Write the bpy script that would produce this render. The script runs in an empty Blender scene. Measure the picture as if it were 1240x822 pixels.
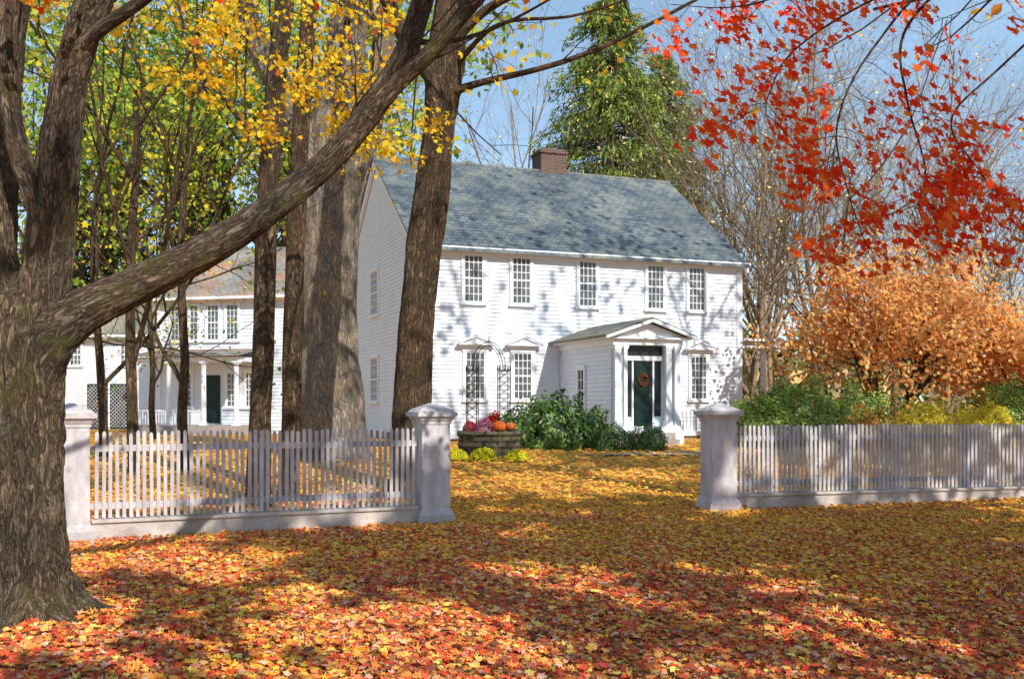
import bpy, math, random
import numpy as np
from mathutils import Vector, noise as mnoise
rs = np.random.default_rng(11)
random.seed(5)
scene = bpy.context.scene
COL = scene.collection
scene.view_settings.view_transform = 'Standard'
scene.view_settings.look = 'None'
scene.view_settings.exposure = 0

# ------------------------------------------------------------------ materials
def new_mat(name):
    m = bpy.data.materials.new(name); m.use_nodes = True
    nt = m.node_tree; nt.nodes.clear()
    out = nt.nodes.new('ShaderNodeOutputMaterial')
    return m, nt, out
def nd(nt, t, **kw):
    n = nt.nodes.new(t)
    for k, v in kw.items():
        if k in n.inputs: n.inputs[k].default_value = v
        else: setattr(n, k, v)
    return n
def c4(c): return (c[0], c[1], c[2], 1)
def ramp(nt, stops):
    r = nt.nodes.new('ShaderNodeValToRGB'); e = r.color_ramp.elements
    while len(e) < len(stops): e.new(0.5)
    for el, (p, c) in zip(e, stops): el.position = p; el.color = c4(c)
    return r
def simple(name, c1, c2, scale=3.0, rough=0.7, bump=0.2, bscale=40, stretch=(1, 1, 1), spec=0.3, metal=0.0, dirt=None):
    m, nt, out = new_mat(name); L = nt.links.new
    tc = nd(nt, 'ShaderNodeTexCoord'); mp = nd(nt, 'ShaderNodeMapping'); mp.inputs['Scale'].default_value = stretch
    L(tc.outputs['Object'], mp.inputs[0])
    n1 = nd(nt, 'ShaderNodeTexNoise', Scale=scale, Detail=6.0, Roughness=0.65); L(mp.outputs[0], n1.inputs['Vector'])
    r = ramp(nt, [(0.35, c1), (0.68, c2)]); L(n1.outputs[0], r.inputs[0])
    n2 = nd(nt, 'ShaderNodeTexNoise', Scale=float(bscale), Detail=4.0); L(mp.outputs[0], n2.inputs['Vector'])
    b = nd(nt, 'ShaderNodeBump', Strength=bump, Distance=0.02); L(n2.outputs[0], b.inputs['Height'])
    p = nd(nt, 'ShaderNodeBsdfPrincipled', Roughness=rough, Metallic=metal)
    p.inputs['Specular IOR Level'].default_value = spec
    colo = r.outputs[0]
    if dirt:
        n3 = nd(nt, 'ShaderNodeTexNoise', Scale=1.3, Detail=8.0, Roughness=0.75); L(tc.outputs['Object'], n3.inputs['Vector'])
        r3 = ramp(nt, [(0.5, (0, 0, 0)), (0.72, (1, 1, 1))]); L(n3.outputs[0], r3.inputs[0])
        mx = nd(nt, 'ShaderNodeMixRGB'); mx.inputs[2].default_value = c4(dirt); L(r3.outputs[0], mx.inputs[0]); L(colo, mx.inputs[1]); colo = mx.outputs[0]
    L(colo, p.inputs['Base Color']); L(b.outputs[0], p.inputs['Normal']); L(p.outputs[0], out.inputs[0])
    return m
def bark_mat(name, dark, mid, light, sc=1.0, moss=0.0, bump=1.0, lichen=0.0):
    m, nt, out = new_mat(name); L = nt.links.new
    at = nd(nt, 'ShaderNodeAttribute', attribute_name='bark')
    def noise_at(v, det, ro, dis=0.0):
        mp = nd(nt, 'ShaderNodeMapping'); mp.inputs['Scale'].default_value = tuple(q*sc for q in v); L(at.outputs['Vector'], mp.inputs[0])
        n = nd(nt, 'ShaderNodeTexNoise', Scale=1.0, Detail=det, Roughness=ro, Distortion=dis); L(mp.outputs[0], n.inputs['Vector']); return n
    wn = noise_at((28, 28, 6.0), 9.0, 0.66, 0.9)
    s1 = nd(nt, 'ShaderNodeMath', operation='SUBTRACT'); L(wn.outputs[0], s1.inputs[0]); s1.inputs[1].default_value = 0.5
    s2 = nd(nt, 'ShaderNodeMath', operation='ABSOLUTE'); L(s1.outputs[0], s2.inputs[0])
    s3 = nd(nt, 'ShaderNodeMath', operation='MULTIPLY'); s3.use_clamp = True; L(s2.outputs[0], s3.inputs[0]); s3.inputs[1].default_value = 7.0
    fn = noise_at((95, 95, 40), 7.0, 0.75)
    h = nd(nt, 'ShaderNodeMath', operation='MULTIPLY_ADD'); L(s3.outputs[0], h.inputs[0]); h.inputs[1].default_value = 0.55
    f2 = nd(nt, 'ShaderNodeMath', operation='MULTIPLY'); L(fn.outputs[0], f2.inputs[0]); f2.inputs[1].default_value = 0.85; L(f2.outputs[0], h.inputs[2])
    r = ramp(nt, [(0.34, dark), (0.62, mid), (1.0, light)]); L(h.outputs[0], r.inputs[0])
    tc = nd(nt, 'ShaderNodeTexCoord')
    n3 = nd(nt, 'ShaderNodeTexNoise', Scale=2.2, Detail=6.0, Roughness=.65); L(tc.outputs['Object'], n3.inputs['Vector'])
    r3 = ramp(nt, [(0.38, (0.66, 0.64, 0.64)), (0.65, (1.32, 1.14, 0.94))]); L(n3.outputs[0], r3.inputs[0])
    mu = nd(nt, 'ShaderNodeMixRGB', blend_type='MULTIPLY'); mu.inputs[0].default_value = 1; L(r.outputs[0], mu.inputs[1]); L(r3.outputs[0], mu.inputs[2])
    colo = mu.outputs[0]
    for amt, sc_, th, cc in ((lichen, 7.0, .56, (0.42, 0.40, 0.30)), (moss, 3.0, .52, (0.19, 0.19, 0.05))):
        if amt > 0:
            n4 = nd(nt, 'ShaderNodeTexNoise', Scale=sc_, Detail=8.0, Roughness=0.75); L(tc.outputs['Object'], n4.inputs['Vector'])
            r4 = ramp(nt, [(th, (0, 0, 0)), (th+.11, (amt, amt, amt))]); L(n4.outputs[0], r4.inputs[0])
            mm = nd(nt, 'ShaderNodeMixRGB'); mm.inputs[2].default_value = c4(cc); L(r4.outputs[0], mm.inputs[0]); L(colo, mm.inputs[1]); colo = mm.outputs[0]
    b = nd(nt, 'ShaderNodeBump', Strength=bump, Distance=0.07); L(h.outputs[0], b.inputs['Height'])
    p = nd(nt, 'ShaderNodeBsdfPrincipled', Roughness=0.95); p.inputs['Specular IOR Level'].default_value = 0.1
    L(colo, p.inputs['Base Color']); L(b.outputs[0], p.inputs['Normal']); L(p.outputs[0], out.inputs[0])
    return m
def leaf_mat(name, trans=0.4, gloss=0.05):
    m, nt, out = new_mat(name); L = nt.links.new
    at = nd(nt, 'ShaderNodeAttribute', attribute_name='Col')
    d = nd(nt, 'ShaderNodeBsdfDiffuse'); L(at.outputs['Color'], d.inputs[0]); cur = d.outputs[0]
    if trans > 0:
        t = nd(nt, 'ShaderNodeBsdfTranslucent'); L(at.outputs['Color'], t.inputs[0])
        m1 = nd(nt, 'ShaderNodeMixShader'); m1.inputs[0].default_value = trans; L(cur, m1.inputs[1]); L(t.outputs[0], m1.inputs[2]); cur = m1.outputs[0]
    if gloss > 0:
        g = nd(nt, 'ShaderNodeBsdfGlossy', Roughness=0.45); g.inputs['Color'].default_value = (1, 1, 1, 1)
        m2 = nd(nt, 'ShaderNodeMixShader'); m2.inputs[0].default_value = gloss; L(cur, m2.inputs[1]); L(g.outputs[0], m2.inputs[2]); cur = m2.outputs[0]
    L(cur, out.inputs[0])
    return m
def brick_mat(name, ca, cb, mortar, bw, rh, ms, blotch, rough=0.6, bump=0.5, axes='XY', bl=0.65, bsc=0.9):
    m, nt, out = new_mat(name); L = nt.links.new
    tc = nd(nt, 'ShaderNodeTexCoord')
    src = tc.outputs['Object']
    if axes == 'XZ':
        se = nd(nt, 'ShaderNodeSeparateXYZ'); co = nd(nt, 'ShaderNodeCombineXYZ'); ad = nd(nt, 'ShaderNodeMath', operation='ADD')
        L(src, se.inputs[0]); L(se.outputs[0], ad.inputs[0]); L(se.outputs[1], ad.inputs[1]); L(ad.outputs[0], co.inputs[0]); L(se.outputs[2], co.inputs[1]); src = co.outputs[0]
    br = nd(nt, 'ShaderNodeTexBrick', Scale=1.0); br.inputs['Brick Width'].default_value = bw; br.inputs['Row Height'].default_value = rh
    br.inputs['Mortar Size'].default_value = ms; br.inputs['Color1'].default_value = c4(ca); br.inputs['Color2'].default_value = c4(cb); br.inputs['Mortar'].default_value = c4(mortar)
    br.inputs['Bias'].default_value = 0.0
    L(src, br.inputs['Vector'])
    n = nd(nt, 'ShaderNodeTexNoise', Scale=bsc, Detail=9.0, Roughness=0.72); L(tc.outputs['Object'], n.inputs['Vector'])
    r = ramp(nt, [(0.45, (0, 0, 0)), (0.66, (bl, bl, bl))]); L(n.outputs[0], r.inputs[0])
    mx = nd(nt, 'ShaderNodeMixRGB'); mx.inputs[2].default_value = c4(blotch); L(r.outputs[0], mx.inputs[0]); L(br.outputs[0], mx.inputs[1])
    n2 = nd(nt, 'ShaderNodeTexNoise', Scale=0.5, Detail=4.0); L(tc.outputs['Object'], n2.inputs['Vector'])
    r2 = ramp(nt, [(0.35, (0.7, 0.72, 0.75)), (0.65, (1.25, 1.22, 1.15))]); L(n2.outputs[0], r2.inputs[0])
    mu = nd(nt, 'ShaderNodeMixRGB', blend_type='MULTIPLY'); mu.inputs[0].default_value = 1; L(mx.outputs[0], mu.inputs[1]); L(r2.outputs[0], mu.inputs[2])
    b = nd(nt, 'ShaderNodeBump', Strength=bump, Distance=0.02); b.invert = True; L(br.outputs['Fac'], b.inputs['Height'])
    p = nd(nt, 'ShaderNodeBsdfPrincipled', Roughness=rough)
    L(mu.outputs[0], p.inputs['Base Color']); L(b.outputs[0], p.inputs['Normal']); L(p.outputs[0], out.inputs[0])
    return m

M_white = simple('white_paint', (0.77, 0.81, 0.87), (0.83, 0.87, 0.93), 2.0, 0.55, 0.15, 30, (1, 1, 3), dirt=(0.72, 0.76, 0.82))
M_trim = simple('trim_paint', (0.81, 0.83, 0.87), (0.87, 0.89, 0.92), 4.0, 0.45, 0.1, 30)
M_fence = simple('weathered_fence_paint', (0.43, 0.39, 0.395), (0.71, 0.665, 0.665), 5.0, 0.7, 0.4, 60, (1, 1, 0.4), dirt=(0.39, 0.35, 0.34))
M_plinth = simple('plinth_concrete', (0.48, 0.42, 0.38), (0.66, 0.59, 0.54), 4.0, 0.85, 0.5, 60, dirt=(0.30, 0.26, 0.20))
M_glass = simple('window_glass', (0.03, 0.04, 0.05), (0.20, 0.21, 0.21), 1.2, 0.12, 0.05, 4, spec=0.8)
M_glassdark = simple('dark_glass', (0.012, 0.016, 0.02), (0.03, 0.035, 0.04), 1.2, 0.3, 0.05, 4, spec=0.3)
M_door = simple('door_green', (0.006, 0.022, 0.019), (0.010, 0.032, 0.026), 4, 0.35, 0.1, 20)
M_iron = simple('wrought_iron', (0.012, 0.012, 0.012), (0.035, 0.03, 0.027), 8, 0.6, 0.2, 60, metal=0.2)
M_brass = simple('brass', (0.5, 0.35, 0.1), (0.6, 0.42, 0.15), 5, 0.3, 0.0, 10, metal=1.0)
M_found = simple('foundation_stone', (0.22, 0.21, 0.2), (0.38, 0.36, 0.33), 5, 0.9, 0.6, 12)
M_step = simple('granite_step', (0.3, 0.27, 0.25), (0.45, 0.40, 0.37), 20, 0.8, 0.3, 60)
M_slate = brick_mat('slate_roof', (0.065, 0.085, 0.11), (0.155, 0.18, 0.205), (0.03, 0.038, 0.045), 0.26, 0.15, 0.012, (0.22, 0.235, 0.19), 0.5, 0.9, 'XY', .85, 1.6)
M_shingle = brick_mat('old_shingle_roof', (0.24, 0.22, 0.18), (0.34, 0.31, 0.25), (0.12, 0.11, 0.09), 0.18, 0.14, 0.01, (0.16, 0.18, 0.09), 0.85, 0.8)
M_shingle2 = brick_mat('leafy_shingle_roof', (0.24, 0.23, 0.23), (0.34, 0.32, 0.30), (0.12, 0.11, 0.09), 0.25, 0.16, 0.01, (0.55, 0.22, 0.08), 0.85, 0.8, 'XY', .9, .7)
M_brick = brick_mat('chimney_brick', (0.17, 0.07, 0.05), (0.10, 0.045, 0.035), (0.20, 0.17, 0.14), 0.22, 0.075, 0.012, (0.06, 0.045, 0.04), 0.9, 0.6, 'XZ')
M_stonewall = brick_mat('fieldstone', (0.24, 0.21, 0.15), (0.11, 0.095, 0.07), (0.03, 0.027, 0.02), 0.31, 0.13, 0.025, (0.22, 0.19, 0.09), 0.95, 1.5, 'XZ', .9, 4.0)
M_barkbig = bark_mat('bark_maple', (0.030, 0.022, 0.017), (0.225, 0.175, 0.13), (0.58, 0.48, 0.37), 1.0, moss=0.65, lichen=.55)
M_barkdark = bark_mat('bark_brown', (0.025, 0.018, 0.012), (0.175, 0.125, 0.086), (0.41, 0.315, 0.22), 0.75, moss=0.15, lichen=.2)
M_barkgrey = bark_mat('bark_grey', (0.13, 0.11, 0.09), (0.45, 0.40, 0.34), (0.70, 0.64, 0.56), 0.5, moss=0.1, lichen=.3)
M_twig = bark_mat('bark_pale', (0.28, 0.21, 0.15), (0.50, 0.40, 0.29), (0.64, 0.54, 0.41), 0.5)
M_twigred = bark_mat('bark_reddish', (0.04, 0.025, 0.018), (0.14, 0.085, 0.06), (0.24, 0.155, 0.11), 0.6)
M_leaf = leaf_mat('autumn_leaf', 0.45, 0.0)
M_leafred = leaf_mat('red_maple_leaf', 0.5, 0.0)
M_green = leaf_mat('green_leaf', 0.25, 0.04)
M_matte = leaf_mat('matte_leaf', 0.0, 0.0)
M_litter = leaf_mat('fallen_leaf', 0.0, 0.02)
M_petal = leaf_mat('petal', 0.2, 0.0)

# ------------------------------------------------------------------ mesh helpers
def raw_mesh(name, V, F, mat=None, smooth=False, attrs=None):
    V = np.asarray(V, dtype=np.float32); F = np.asarray(F, dtype=np.int32)
    me = bpy.data.meshes.new(name); k = F.shape[1]
    me.vertices.add(len(V)); me.vertices.foreach_set('co', V.ravel())
    me.loops.add(F.size); me.loops.foreach_set('vertex_index', F.ravel())
    me.polygons.add(len(F)); me.polygons.foreach_set('loop_start', np.arange(0, F.size, k, dtype=np.int32))
    if smooth: me.polygons.foreach_set('use_smooth', np.ones(len(F), dtype=bool))
    me.update(calc_edges=True)
    if attrs:
        for an, (ty, arr) in attrs.items():
            a = me.attributes.new(an, ty, 'POINT')
            a.data.foreach_set('vector' if ty == 'FLOAT_VECTOR' else 'color', np.asarray(arr, dtype=np.float32).ravel())
    if mat: me.materials.append(mat)
    return me
def obj(name, me, parent=None, loc=(0, 0, 0), rotz=0.0, label=None):
    o = bpy.data.objects.new(name, me); COL.objects.link(o); o.location = loc; o.rotation_euler = (0, 0, rotz)
    if parent: o.parent = parent
    if label: o['label'] = label
    return o
def thing(name, label, cat, loc=(0, 0, 0), rotz=0.0, group=None, me=None):
    o = bpy.data.objects.new(name, me); COL.objects.link(o); o.location = loc; o.rotation_euler = (0, 0, rotz)
    o['label'] = label; o['category'] = cat
    if group: o['group'] = group
    return o
class MB:
    def __init__(s): s.v = []; s.f = []
    def poly(s, pts):
        n = len(s.v); s.v += [tuple(p) for p in pts]; s.f.append(tuple(range(n, n+len(pts))))
    def box(s, x0, x1, y0, y1, z0, z1):
        n = len(s.v); s.v += [(x, y, z) for z in (z0, z1) for y in (y0, y1) for x in (x0, x1)]
        s.f += [tuple(n+i for i in q) for q in ((0, 2, 3, 1), (4, 5, 7, 6), (0, 1, 5, 4), (2, 6, 7, 3), (0, 4, 6, 2), (1, 3, 7, 5))]
    def frus(s, cx, cy, z0, z1, a0, a1, b0=None, b1=None):
        b0 = a0 if b0 is None else b0; b1 = a1 if b1 is None else b1
        n = len(s.v)
        for z, a, b in ((z0, a0, b0), (z1, a1, b1)): s.v += [(cx+sx*a, cy+sy*b, z) for sy in (-1, 1) for sx in (-1, 1)]
        s.f += [tuple(n+i for i in q) for q in ((0, 2, 3, 1), (4, 5, 7, 6), (0, 1, 5, 4), (2, 6, 7, 3), (0, 4, 6, 2), (1, 3, 7, 5))]
    def prism(s, prof, y0, y1):  # profile in xz
        n = len(s.v); k = len(prof)
        s.v += [(p[0], y0, p[1]) for p in prof] + [(p[0], y1, p[1]) for p in prof]
        s.f += [tuple(range(n, n+k)), tuple(range(n+2*k-1, n+k-1, -1))]
        for i in range(k): j = (i+1) % k; s.f.append((n+i, n+k+i, n+k+j, n+j))
    def lathe(s, cx, cy, prof, seg=20):
        n = len(s.v)
        for r, z in prof:
            for i in range(seg): a = 2*math.pi*i/seg; s.v.append((cx+r*math.cos(a), cy+r*math.sin(a), z))
        for k in range(len(prof)-1):
            for i in range(seg):
                j = (i+1) % seg; s.f.append((n+k*seg+i, n+k*seg+j, n+(k+1)*seg+j, n+(k+1)*seg+i))
        s.f.append(tuple(n+(len(prof)-1)*seg+i for i in range(seg))); s.f.append(tuple(n+i for i in reversed(range(seg))))
    def mesh(s, name, mat):
        me = bpy.data.meshes.new(name); me.from_pydata(s.v, [], s.f); me.materials.append(mat); me.update(); return me

def catmull(ctrl, per=8):
    P = np.array(ctrl, float); P = np.vstack([2*P[0]-P[1], P, 2*P[-1]-P[-2]]); out = []
    for i in range(1, len(P)-2):
        for t in np.linspace(0, 1, per, endpoint=False):
            a, b, c, d = P[i-1], P[i], P[i+1], P[i+2]
            out.append(0.5*((2*b)+(-a+c)*t+(2*a-5*b+4*c-d)*t*t+(-a+3*b-3*c+d)*t**3))
    out.append(P[-2]); return np.array(out)
class Tubes:
    def __init__(s): s.V = []; s.F = []; s.A = []; s.n = 0
    def add(s, pts, rad, sides=6, rough=0.0, seed=0.0, fs=6.0):
        pts = np.asarray(pts, float); rad = np.asarray(rad, float); m = len(pts)
        T = np.gradient(pts, axis=0); T /= (np.linalg.norm(T, axis=1, keepdims=True)+1e-9)
        u = np.cross(T[0], (0.3, 0.9, 0.1)); u /= np.linalg.norm(u)+1e-9
        L = np.concatenate([[0], np.cumsum(np.linalg.norm(np.diff(pts, axis=0), axis=1))])+seed
        th = np.linspace(0, 2*np.pi, sides, endpoint=False); c, si = np.cos(th)[:, None], np.sin(th)[:, None]
        for i in range(m):
            u = u-T[i]*np.dot(u, T[i]); u /= np.linalg.norm(u)+1e-9; v = np.cross(T[i], u)
            R = np.full((sides, 1), rad[i])
            A = np.hstack([c*rad[i], si*rad[i], np.full((sides, 1), L[i])])
            if rough > 0:
                for k in range(sides):
                    q = (A[k, 0]*fs+seed, A[k, 1]*fs, L[i]*fs*0.22)
                    w = mnoise.noise(q); w2 = abs(mnoise.noise((q[0]*2.6, q[1]*2.6, q[2]*2.0+9)))
                    big = mnoise.noise((c[k, 0]*0.9, si[k, 0]*0.9+seed, L[i]*0.9))
                    R[k, 0] = rad[i]*(1+rough*(0.6*w+1.3*(min(w2, .35)-.3))+rough*1.5*big)
            s.V.append(pts[i]+R*(c*u+si*v)); s.A.append(A)
        a = np.arange(sides); b = (a+1) % sides
        for i in range(m-1):
            o = s.n+i*sides; s.F.append(np.stack([o+a, o+b, o+sides+b, o+sides+a], 1))
        s.n += m*sides
    def mesh(s, name, mat, origin=(0, 0, 0)):
        V = np.vstack(s.V)-np.array(origin)
        return raw_mesh(name, V, np.vstack(s.F), mat, True, {'bark': ('FLOAT_VECTOR', np.vstack(s.A))})
MAPLE = np.array([(0, -.42), (.15, -.30), (.40, -.36), (.33, -.08), (.52, .16), (.22, .15), (0, .52), (-.22, .15), (-.52, .16), (-.33, -.08), (-.40, -.36), (-.15, -.30)])
OVAL = np.array([(0, -.5), (.22, -.2), (.24, .12), (0, .5), (-.24, .12), (-.22, -.2)])
QUAD = np.array([(0, -.5), (.32, 0), (0, .5), (-.32, 0)])
def leaf_mesh(name, P, size, cols, mat, shape=QUAD, flat=0.0, normals=None, curl=0.3, origin=(0, 0, 0), upax=None, rng=None):
    """one small polygon per leaf"""
    r = rng if rng is not None else rs
    P = np.asarray(P, float); N = len(P); k = len(shape)
    nrm = r.normal(size=(N, 3))
    nrm /= np.linalg.norm(nrm, axis=1, keepdims=True)
    if normals is not None: nrm = nrm*(1-flat)+normals*flat*1.6
    nrm /= np.linalg.norm(nrm, axis=1, keepdims=True)+1e-9
    if upax is None: h = r.normal(size=(N, 3))
    else: h = np.asarray(upax)+r.normal(size=(N, 3))*0.25
    a = np.cross(h, nrm); a /= np.linalg.norm(a, axis=1, keepdims=True)+1e-9
    b = np.cross(nrm, a)
    sz = np.asarray(size).reshape(-1, 1, 1)*np.ones((N, 1, 1))
    S = shape[None]*sz
    cu = (r.normal(size=(N, 1))*curl)
    zz = cu*(shape[None, :, 0]**2+0.5*shape[None, :, 1]**2)*sz[:, :, 0]*2
    V = P[:, None]+S[..., 0:1]*a[:, None]+S[..., 1:2]*b[:, None]+zz[..., None]*nrm[:, None]
    V = V.reshape(-1, 3)-np.array(origin)
    F = np.arange(N*k).reshape(N, k)
    C = np.ones((N, 4)); C[:, :3] = cols; C = np.repeat(C, k, 0)
    return raw_mesh(name, V, F, mat, False, {'Col': ('FLOAT_COLOR', C)})
def pal(N, palette, jit=0.25, w=None, rng=None):
    r = rng if rng is not None else rs
    p = np.array(palette); i = r.choice(len(p), N, p=w)
    c = p[i]*(1+r.uniform(-jit, jit, (N, 1)))+r.normal(0, 0.01, (N, 3))
    return np.clip(c, 0.004, 0.95)
def grow(T, p, d, L, r, lvl, maxl, nch, spread, up, tips, rng, wob=0.12, ratio=(0.5, 0.78), start=0.3):
    n = 6 if lvl < 2 else 4
    pts = [np.array(p, float)]; dd = np.array(d, float); dd /= np.linalg.norm(dd)
    for i in range(n):
        dd = dd+rng.normal(0, wob, 3)+np.array((0, 0, up)); dd /= np.linalg.norm(dd); pts.append(pts[-1]+dd*L/n)
    r1 = r*0.5 if lvl < maxl else r*0.3
    rad = np.linspace(r, r1, n+1)
    T.add(pts, rad, sides=[10, 7, 5, 4, 3, 3][lvl], seed=float(rng.uniform(0, 50)))
    if lvl >= maxl:
        tips.append(pts[-1]); tips.append(pts[len(pts)//2]); return
    az = rng.uniform(0, 6.28)
    for c in range(nch[lvl]):
        t = start+(1-start)*(c+rng.uniform(0.1, 0.9))/nch[lvl]; f = t*n; i = min(int(f), n-1); q = pts[i]+(pts[i+1]-pts[i])*(f-i)
        loc = pts[i+1]-pts[i]; loc /= np.linalg.norm(loc)
        az += 2.4+rng.uniform(-0.5, 0.5)
        e1 = np.cross(loc, (0.1, 0.2, 0.97)); 
        if np.linalg.norm(e1) < 0.15: e1 = np.cross(loc, (1, 0, 0))
        e1 /= np.linalg.norm(e1); e2 = np.cross(loc, e1)
        s = math.radians(rng.uniform(spread[0], spread[1]))
        nd_ = loc*math.cos(s)+(e1*math.cos(az)+e2*math.sin(az))*math.sin(s)
        grow(T, q, nd_, L*rng.uniform(*ratio), (r+(r1-r)*t)*0.58, lvl+1, maxl, nch, spread, up, tips, rng, wob, ratio, start)
def around(tips, n, sp, rng=None):
    r = rng if rng is not None else rs
    t = np.asarray(tips); P = np.repeat(t, n, 0); return P+r.normal(0, 1, P.shape)*np.asarray(sp)

def gz(y):
    t = np.clip((np.asarray(y, float)-13.5)/9.5, 0, 1); return 0.38*t*t*(3-2*t)

# ------------------------------------------------------------------ ground
def build_ground():
    xs = np.concatenate([[-400, -200, -100, -50], np.linspace(-30, 30, 61), [50, 100, 200, 400]])
    ys = np.concatenate([[-60, -30, -10], np.linspace(0, 40, 81), [60, 100, 200, 400, 800]])
    X, Y = np.meshgrid(xs, ys); Z = gz(Y)+0.0
    for i in range(Z.shape[0]):
        for j in range(Z.shape[1]):
            if abs(X[i, j]) < 31 and 0 < Y[i, j] < 41: Z[i, j] += 0.03*mnoise.noise((X[i, j]*0.5, Y[i, j]*0.5, 0))
    V = np.stack([X, Y, Z], -1).reshape(-1, 3); nx = len(xs); F = []
    for i in range(len(ys)-1):
        for j in range(nx-1): a = i*nx+j; F.append((a, a+1, a+nx+1, a+nx))
    m, nt, out = new_mat('leaf_covered_ground'); L = nt.links.new
    tc = nd(nt, 'ShaderNodeTexCoord')
    wn = nd(nt, 'ShaderNodeTexNoise', Scale=9.0, Detail=3.0); L(tc.outputs['Object'], wn.inputs['Vector'])
    ad = nd(nt, 'ShaderNodeVectorMath', operation='MULTIPLY_ADD'); L(wn.outputs[1], ad.inputs[0]); ad.inputs[1].default_value = (0.12, 0.12, 0.12); L(tc.outputs['Object'], ad.inputs[2])
    vo = nd(nt, 'ShaderNodeTexVoronoi', Scale=22.0); L(ad.outputs[0], vo.inputs['Vector'])
    sp = nd(nt, 'ShaderNodeSeparateColor'); L(vo.outputs['Color'], sp.inputs[0])
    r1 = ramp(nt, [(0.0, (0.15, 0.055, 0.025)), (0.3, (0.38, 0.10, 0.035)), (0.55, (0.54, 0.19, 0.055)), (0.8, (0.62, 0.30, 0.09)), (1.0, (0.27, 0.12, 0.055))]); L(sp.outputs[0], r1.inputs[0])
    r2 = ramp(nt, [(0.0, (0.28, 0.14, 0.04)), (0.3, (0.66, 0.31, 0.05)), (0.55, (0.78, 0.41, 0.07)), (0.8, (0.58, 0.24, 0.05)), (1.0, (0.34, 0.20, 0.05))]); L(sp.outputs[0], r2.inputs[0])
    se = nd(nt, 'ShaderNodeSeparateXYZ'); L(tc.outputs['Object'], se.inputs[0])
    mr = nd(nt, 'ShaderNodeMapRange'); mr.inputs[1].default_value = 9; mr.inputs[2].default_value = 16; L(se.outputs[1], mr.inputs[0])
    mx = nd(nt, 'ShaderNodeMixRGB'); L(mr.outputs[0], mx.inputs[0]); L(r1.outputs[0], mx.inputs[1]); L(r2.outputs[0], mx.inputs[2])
    b = nd(nt, 'ShaderNodeBump', Strength=0.6, Distance=0.02); L(vo.outputs['Distance'], b.inputs['Height'])
    p = nd(nt, 'ShaderNodeBsdfPrincipled', Roughness=0.9); p.inputs['Specular IOR Level'].default_value = 0.1
    L(mx.outputs[0], p.inputs['Base Color']); L(b.outputs[0], p.inputs['Normal']); L(p.outputs[0], out.inputs[0])
    o = obj('ground', raw_mesh('ground', V, F, m, True)); o['kind'] = 'structure'
build_ground()
dm = MB()
M_drive = simple('gravel_drive', (0.30, 0.24, 0.19), (0.44, 0.36, 0.29), 8, 0.95, 0.6, 80)
def drive_c(t): return 1.9+9.5*t, 21.6+2.4*t
pr = None
for i in range(31):
    x, y = drive_c(i/30); w = 0.5*min(1, .25+i/8)
    a = (x, y-w, float(gz(y-w))+0.03); b_ = (x-0.4, y+w, float(gz(y+w))+0.03)
    if pr: dm.poly([pr[0], a, b_, pr[1]])
    pr = (a, b_)
o = obj('driveway', dm.mesh('driveway', M_drive)); o['kind'] = 'structure'

def litter():
    NEAR = [(.79, .12, .045), (.89, .29, .07), (.63, .075, .035), (.92, .46, .10), (.28, .095, .045), (.86, .43, .27), (.94, .63, .14), (.45, .18, .085)]
    WN = [.19, .22, .13, .14, .09, .10, .06, .07]
    FAR = [(.93, .53, .06), (.93, .44, .05), (.88, .31, .045), (.82, .50, .07), (.87, .56, .14), (.44, .19, .06), (.76, .15, .04)]
    WF = [.17, .27, .25, .05, .08, .09, .09]
    N1 = 92000
    y = 4.6+rs.power(1.2, N1)*(15.5-4.6); x = rs.uniform(-1, 1, N1)*(y*0.56+0.6)
    def colfor(x, y):
        n = len(x); f = np.clip((y-7.5)/8.0+rs.normal(0, .18, n)+0.06*np.clip(x, -4, 4), 0, .93)
        patch = np.array([mnoise.noise((a*0.7, b*0.7, 3.3)) for a, b in zip(x, y)])
        f = f+patch*0.9
        A = pal(n, NEAR, .25, WN); B = pal(n, FAR, .25, WF); k = (rs.uniform(0, 1, n) < f)[:, None]
        return np.where(k, B, A)
    P = np.stack([x, y, gz(y)+rs.uniform(0.010, 0.045, N1)], 1)
    up = np.tile((0.10, -.16, 1.0), (N1, 1))
    me = leaf_mesh('fallen_leaves', P, rs.uniform(0.028, 0.074, N1), colfor(x, y), M_litter, MAPLE, 0.74, up, 0.6)
    o = obj('fallen_leaves', me); o['kind'] = 'stuff'; o['label'] = 'carpet of red and orange maple leaves'
    N2 = 44000
    y = rs.uniform(15, 34, N2); x = rs.uniform(-1, 1, N2)*(y*0.55+1)
    yc = 21.6+2.4*(x-1.9)/9.5
    keep = ~((x > 1.9) & (np.abs(y-yc) < 0.5) & (rs.uniform(0, 1, N2) < 0.35)); x = x[keep]; y = y[keep]; n = len(x)
    P = np.stack([x, y, gz(y)+rs.uniform(0.02, 0.06, n)], 1)
    me = leaf_mesh('lawn_leaves', P, rs.uniform(0.07, 0.13, n), pal(n, FAR, .25, WF), M_litter, OVAL, 0.8, np.tile((0.1, -.18, 1.0), (n, 1)), 0.3)
    o = obj('lawn_leaves', me); o['kind'] = 'stuff'; o['label'] = 'yellow and orange leaves covering the lawn'
litter()

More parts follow.
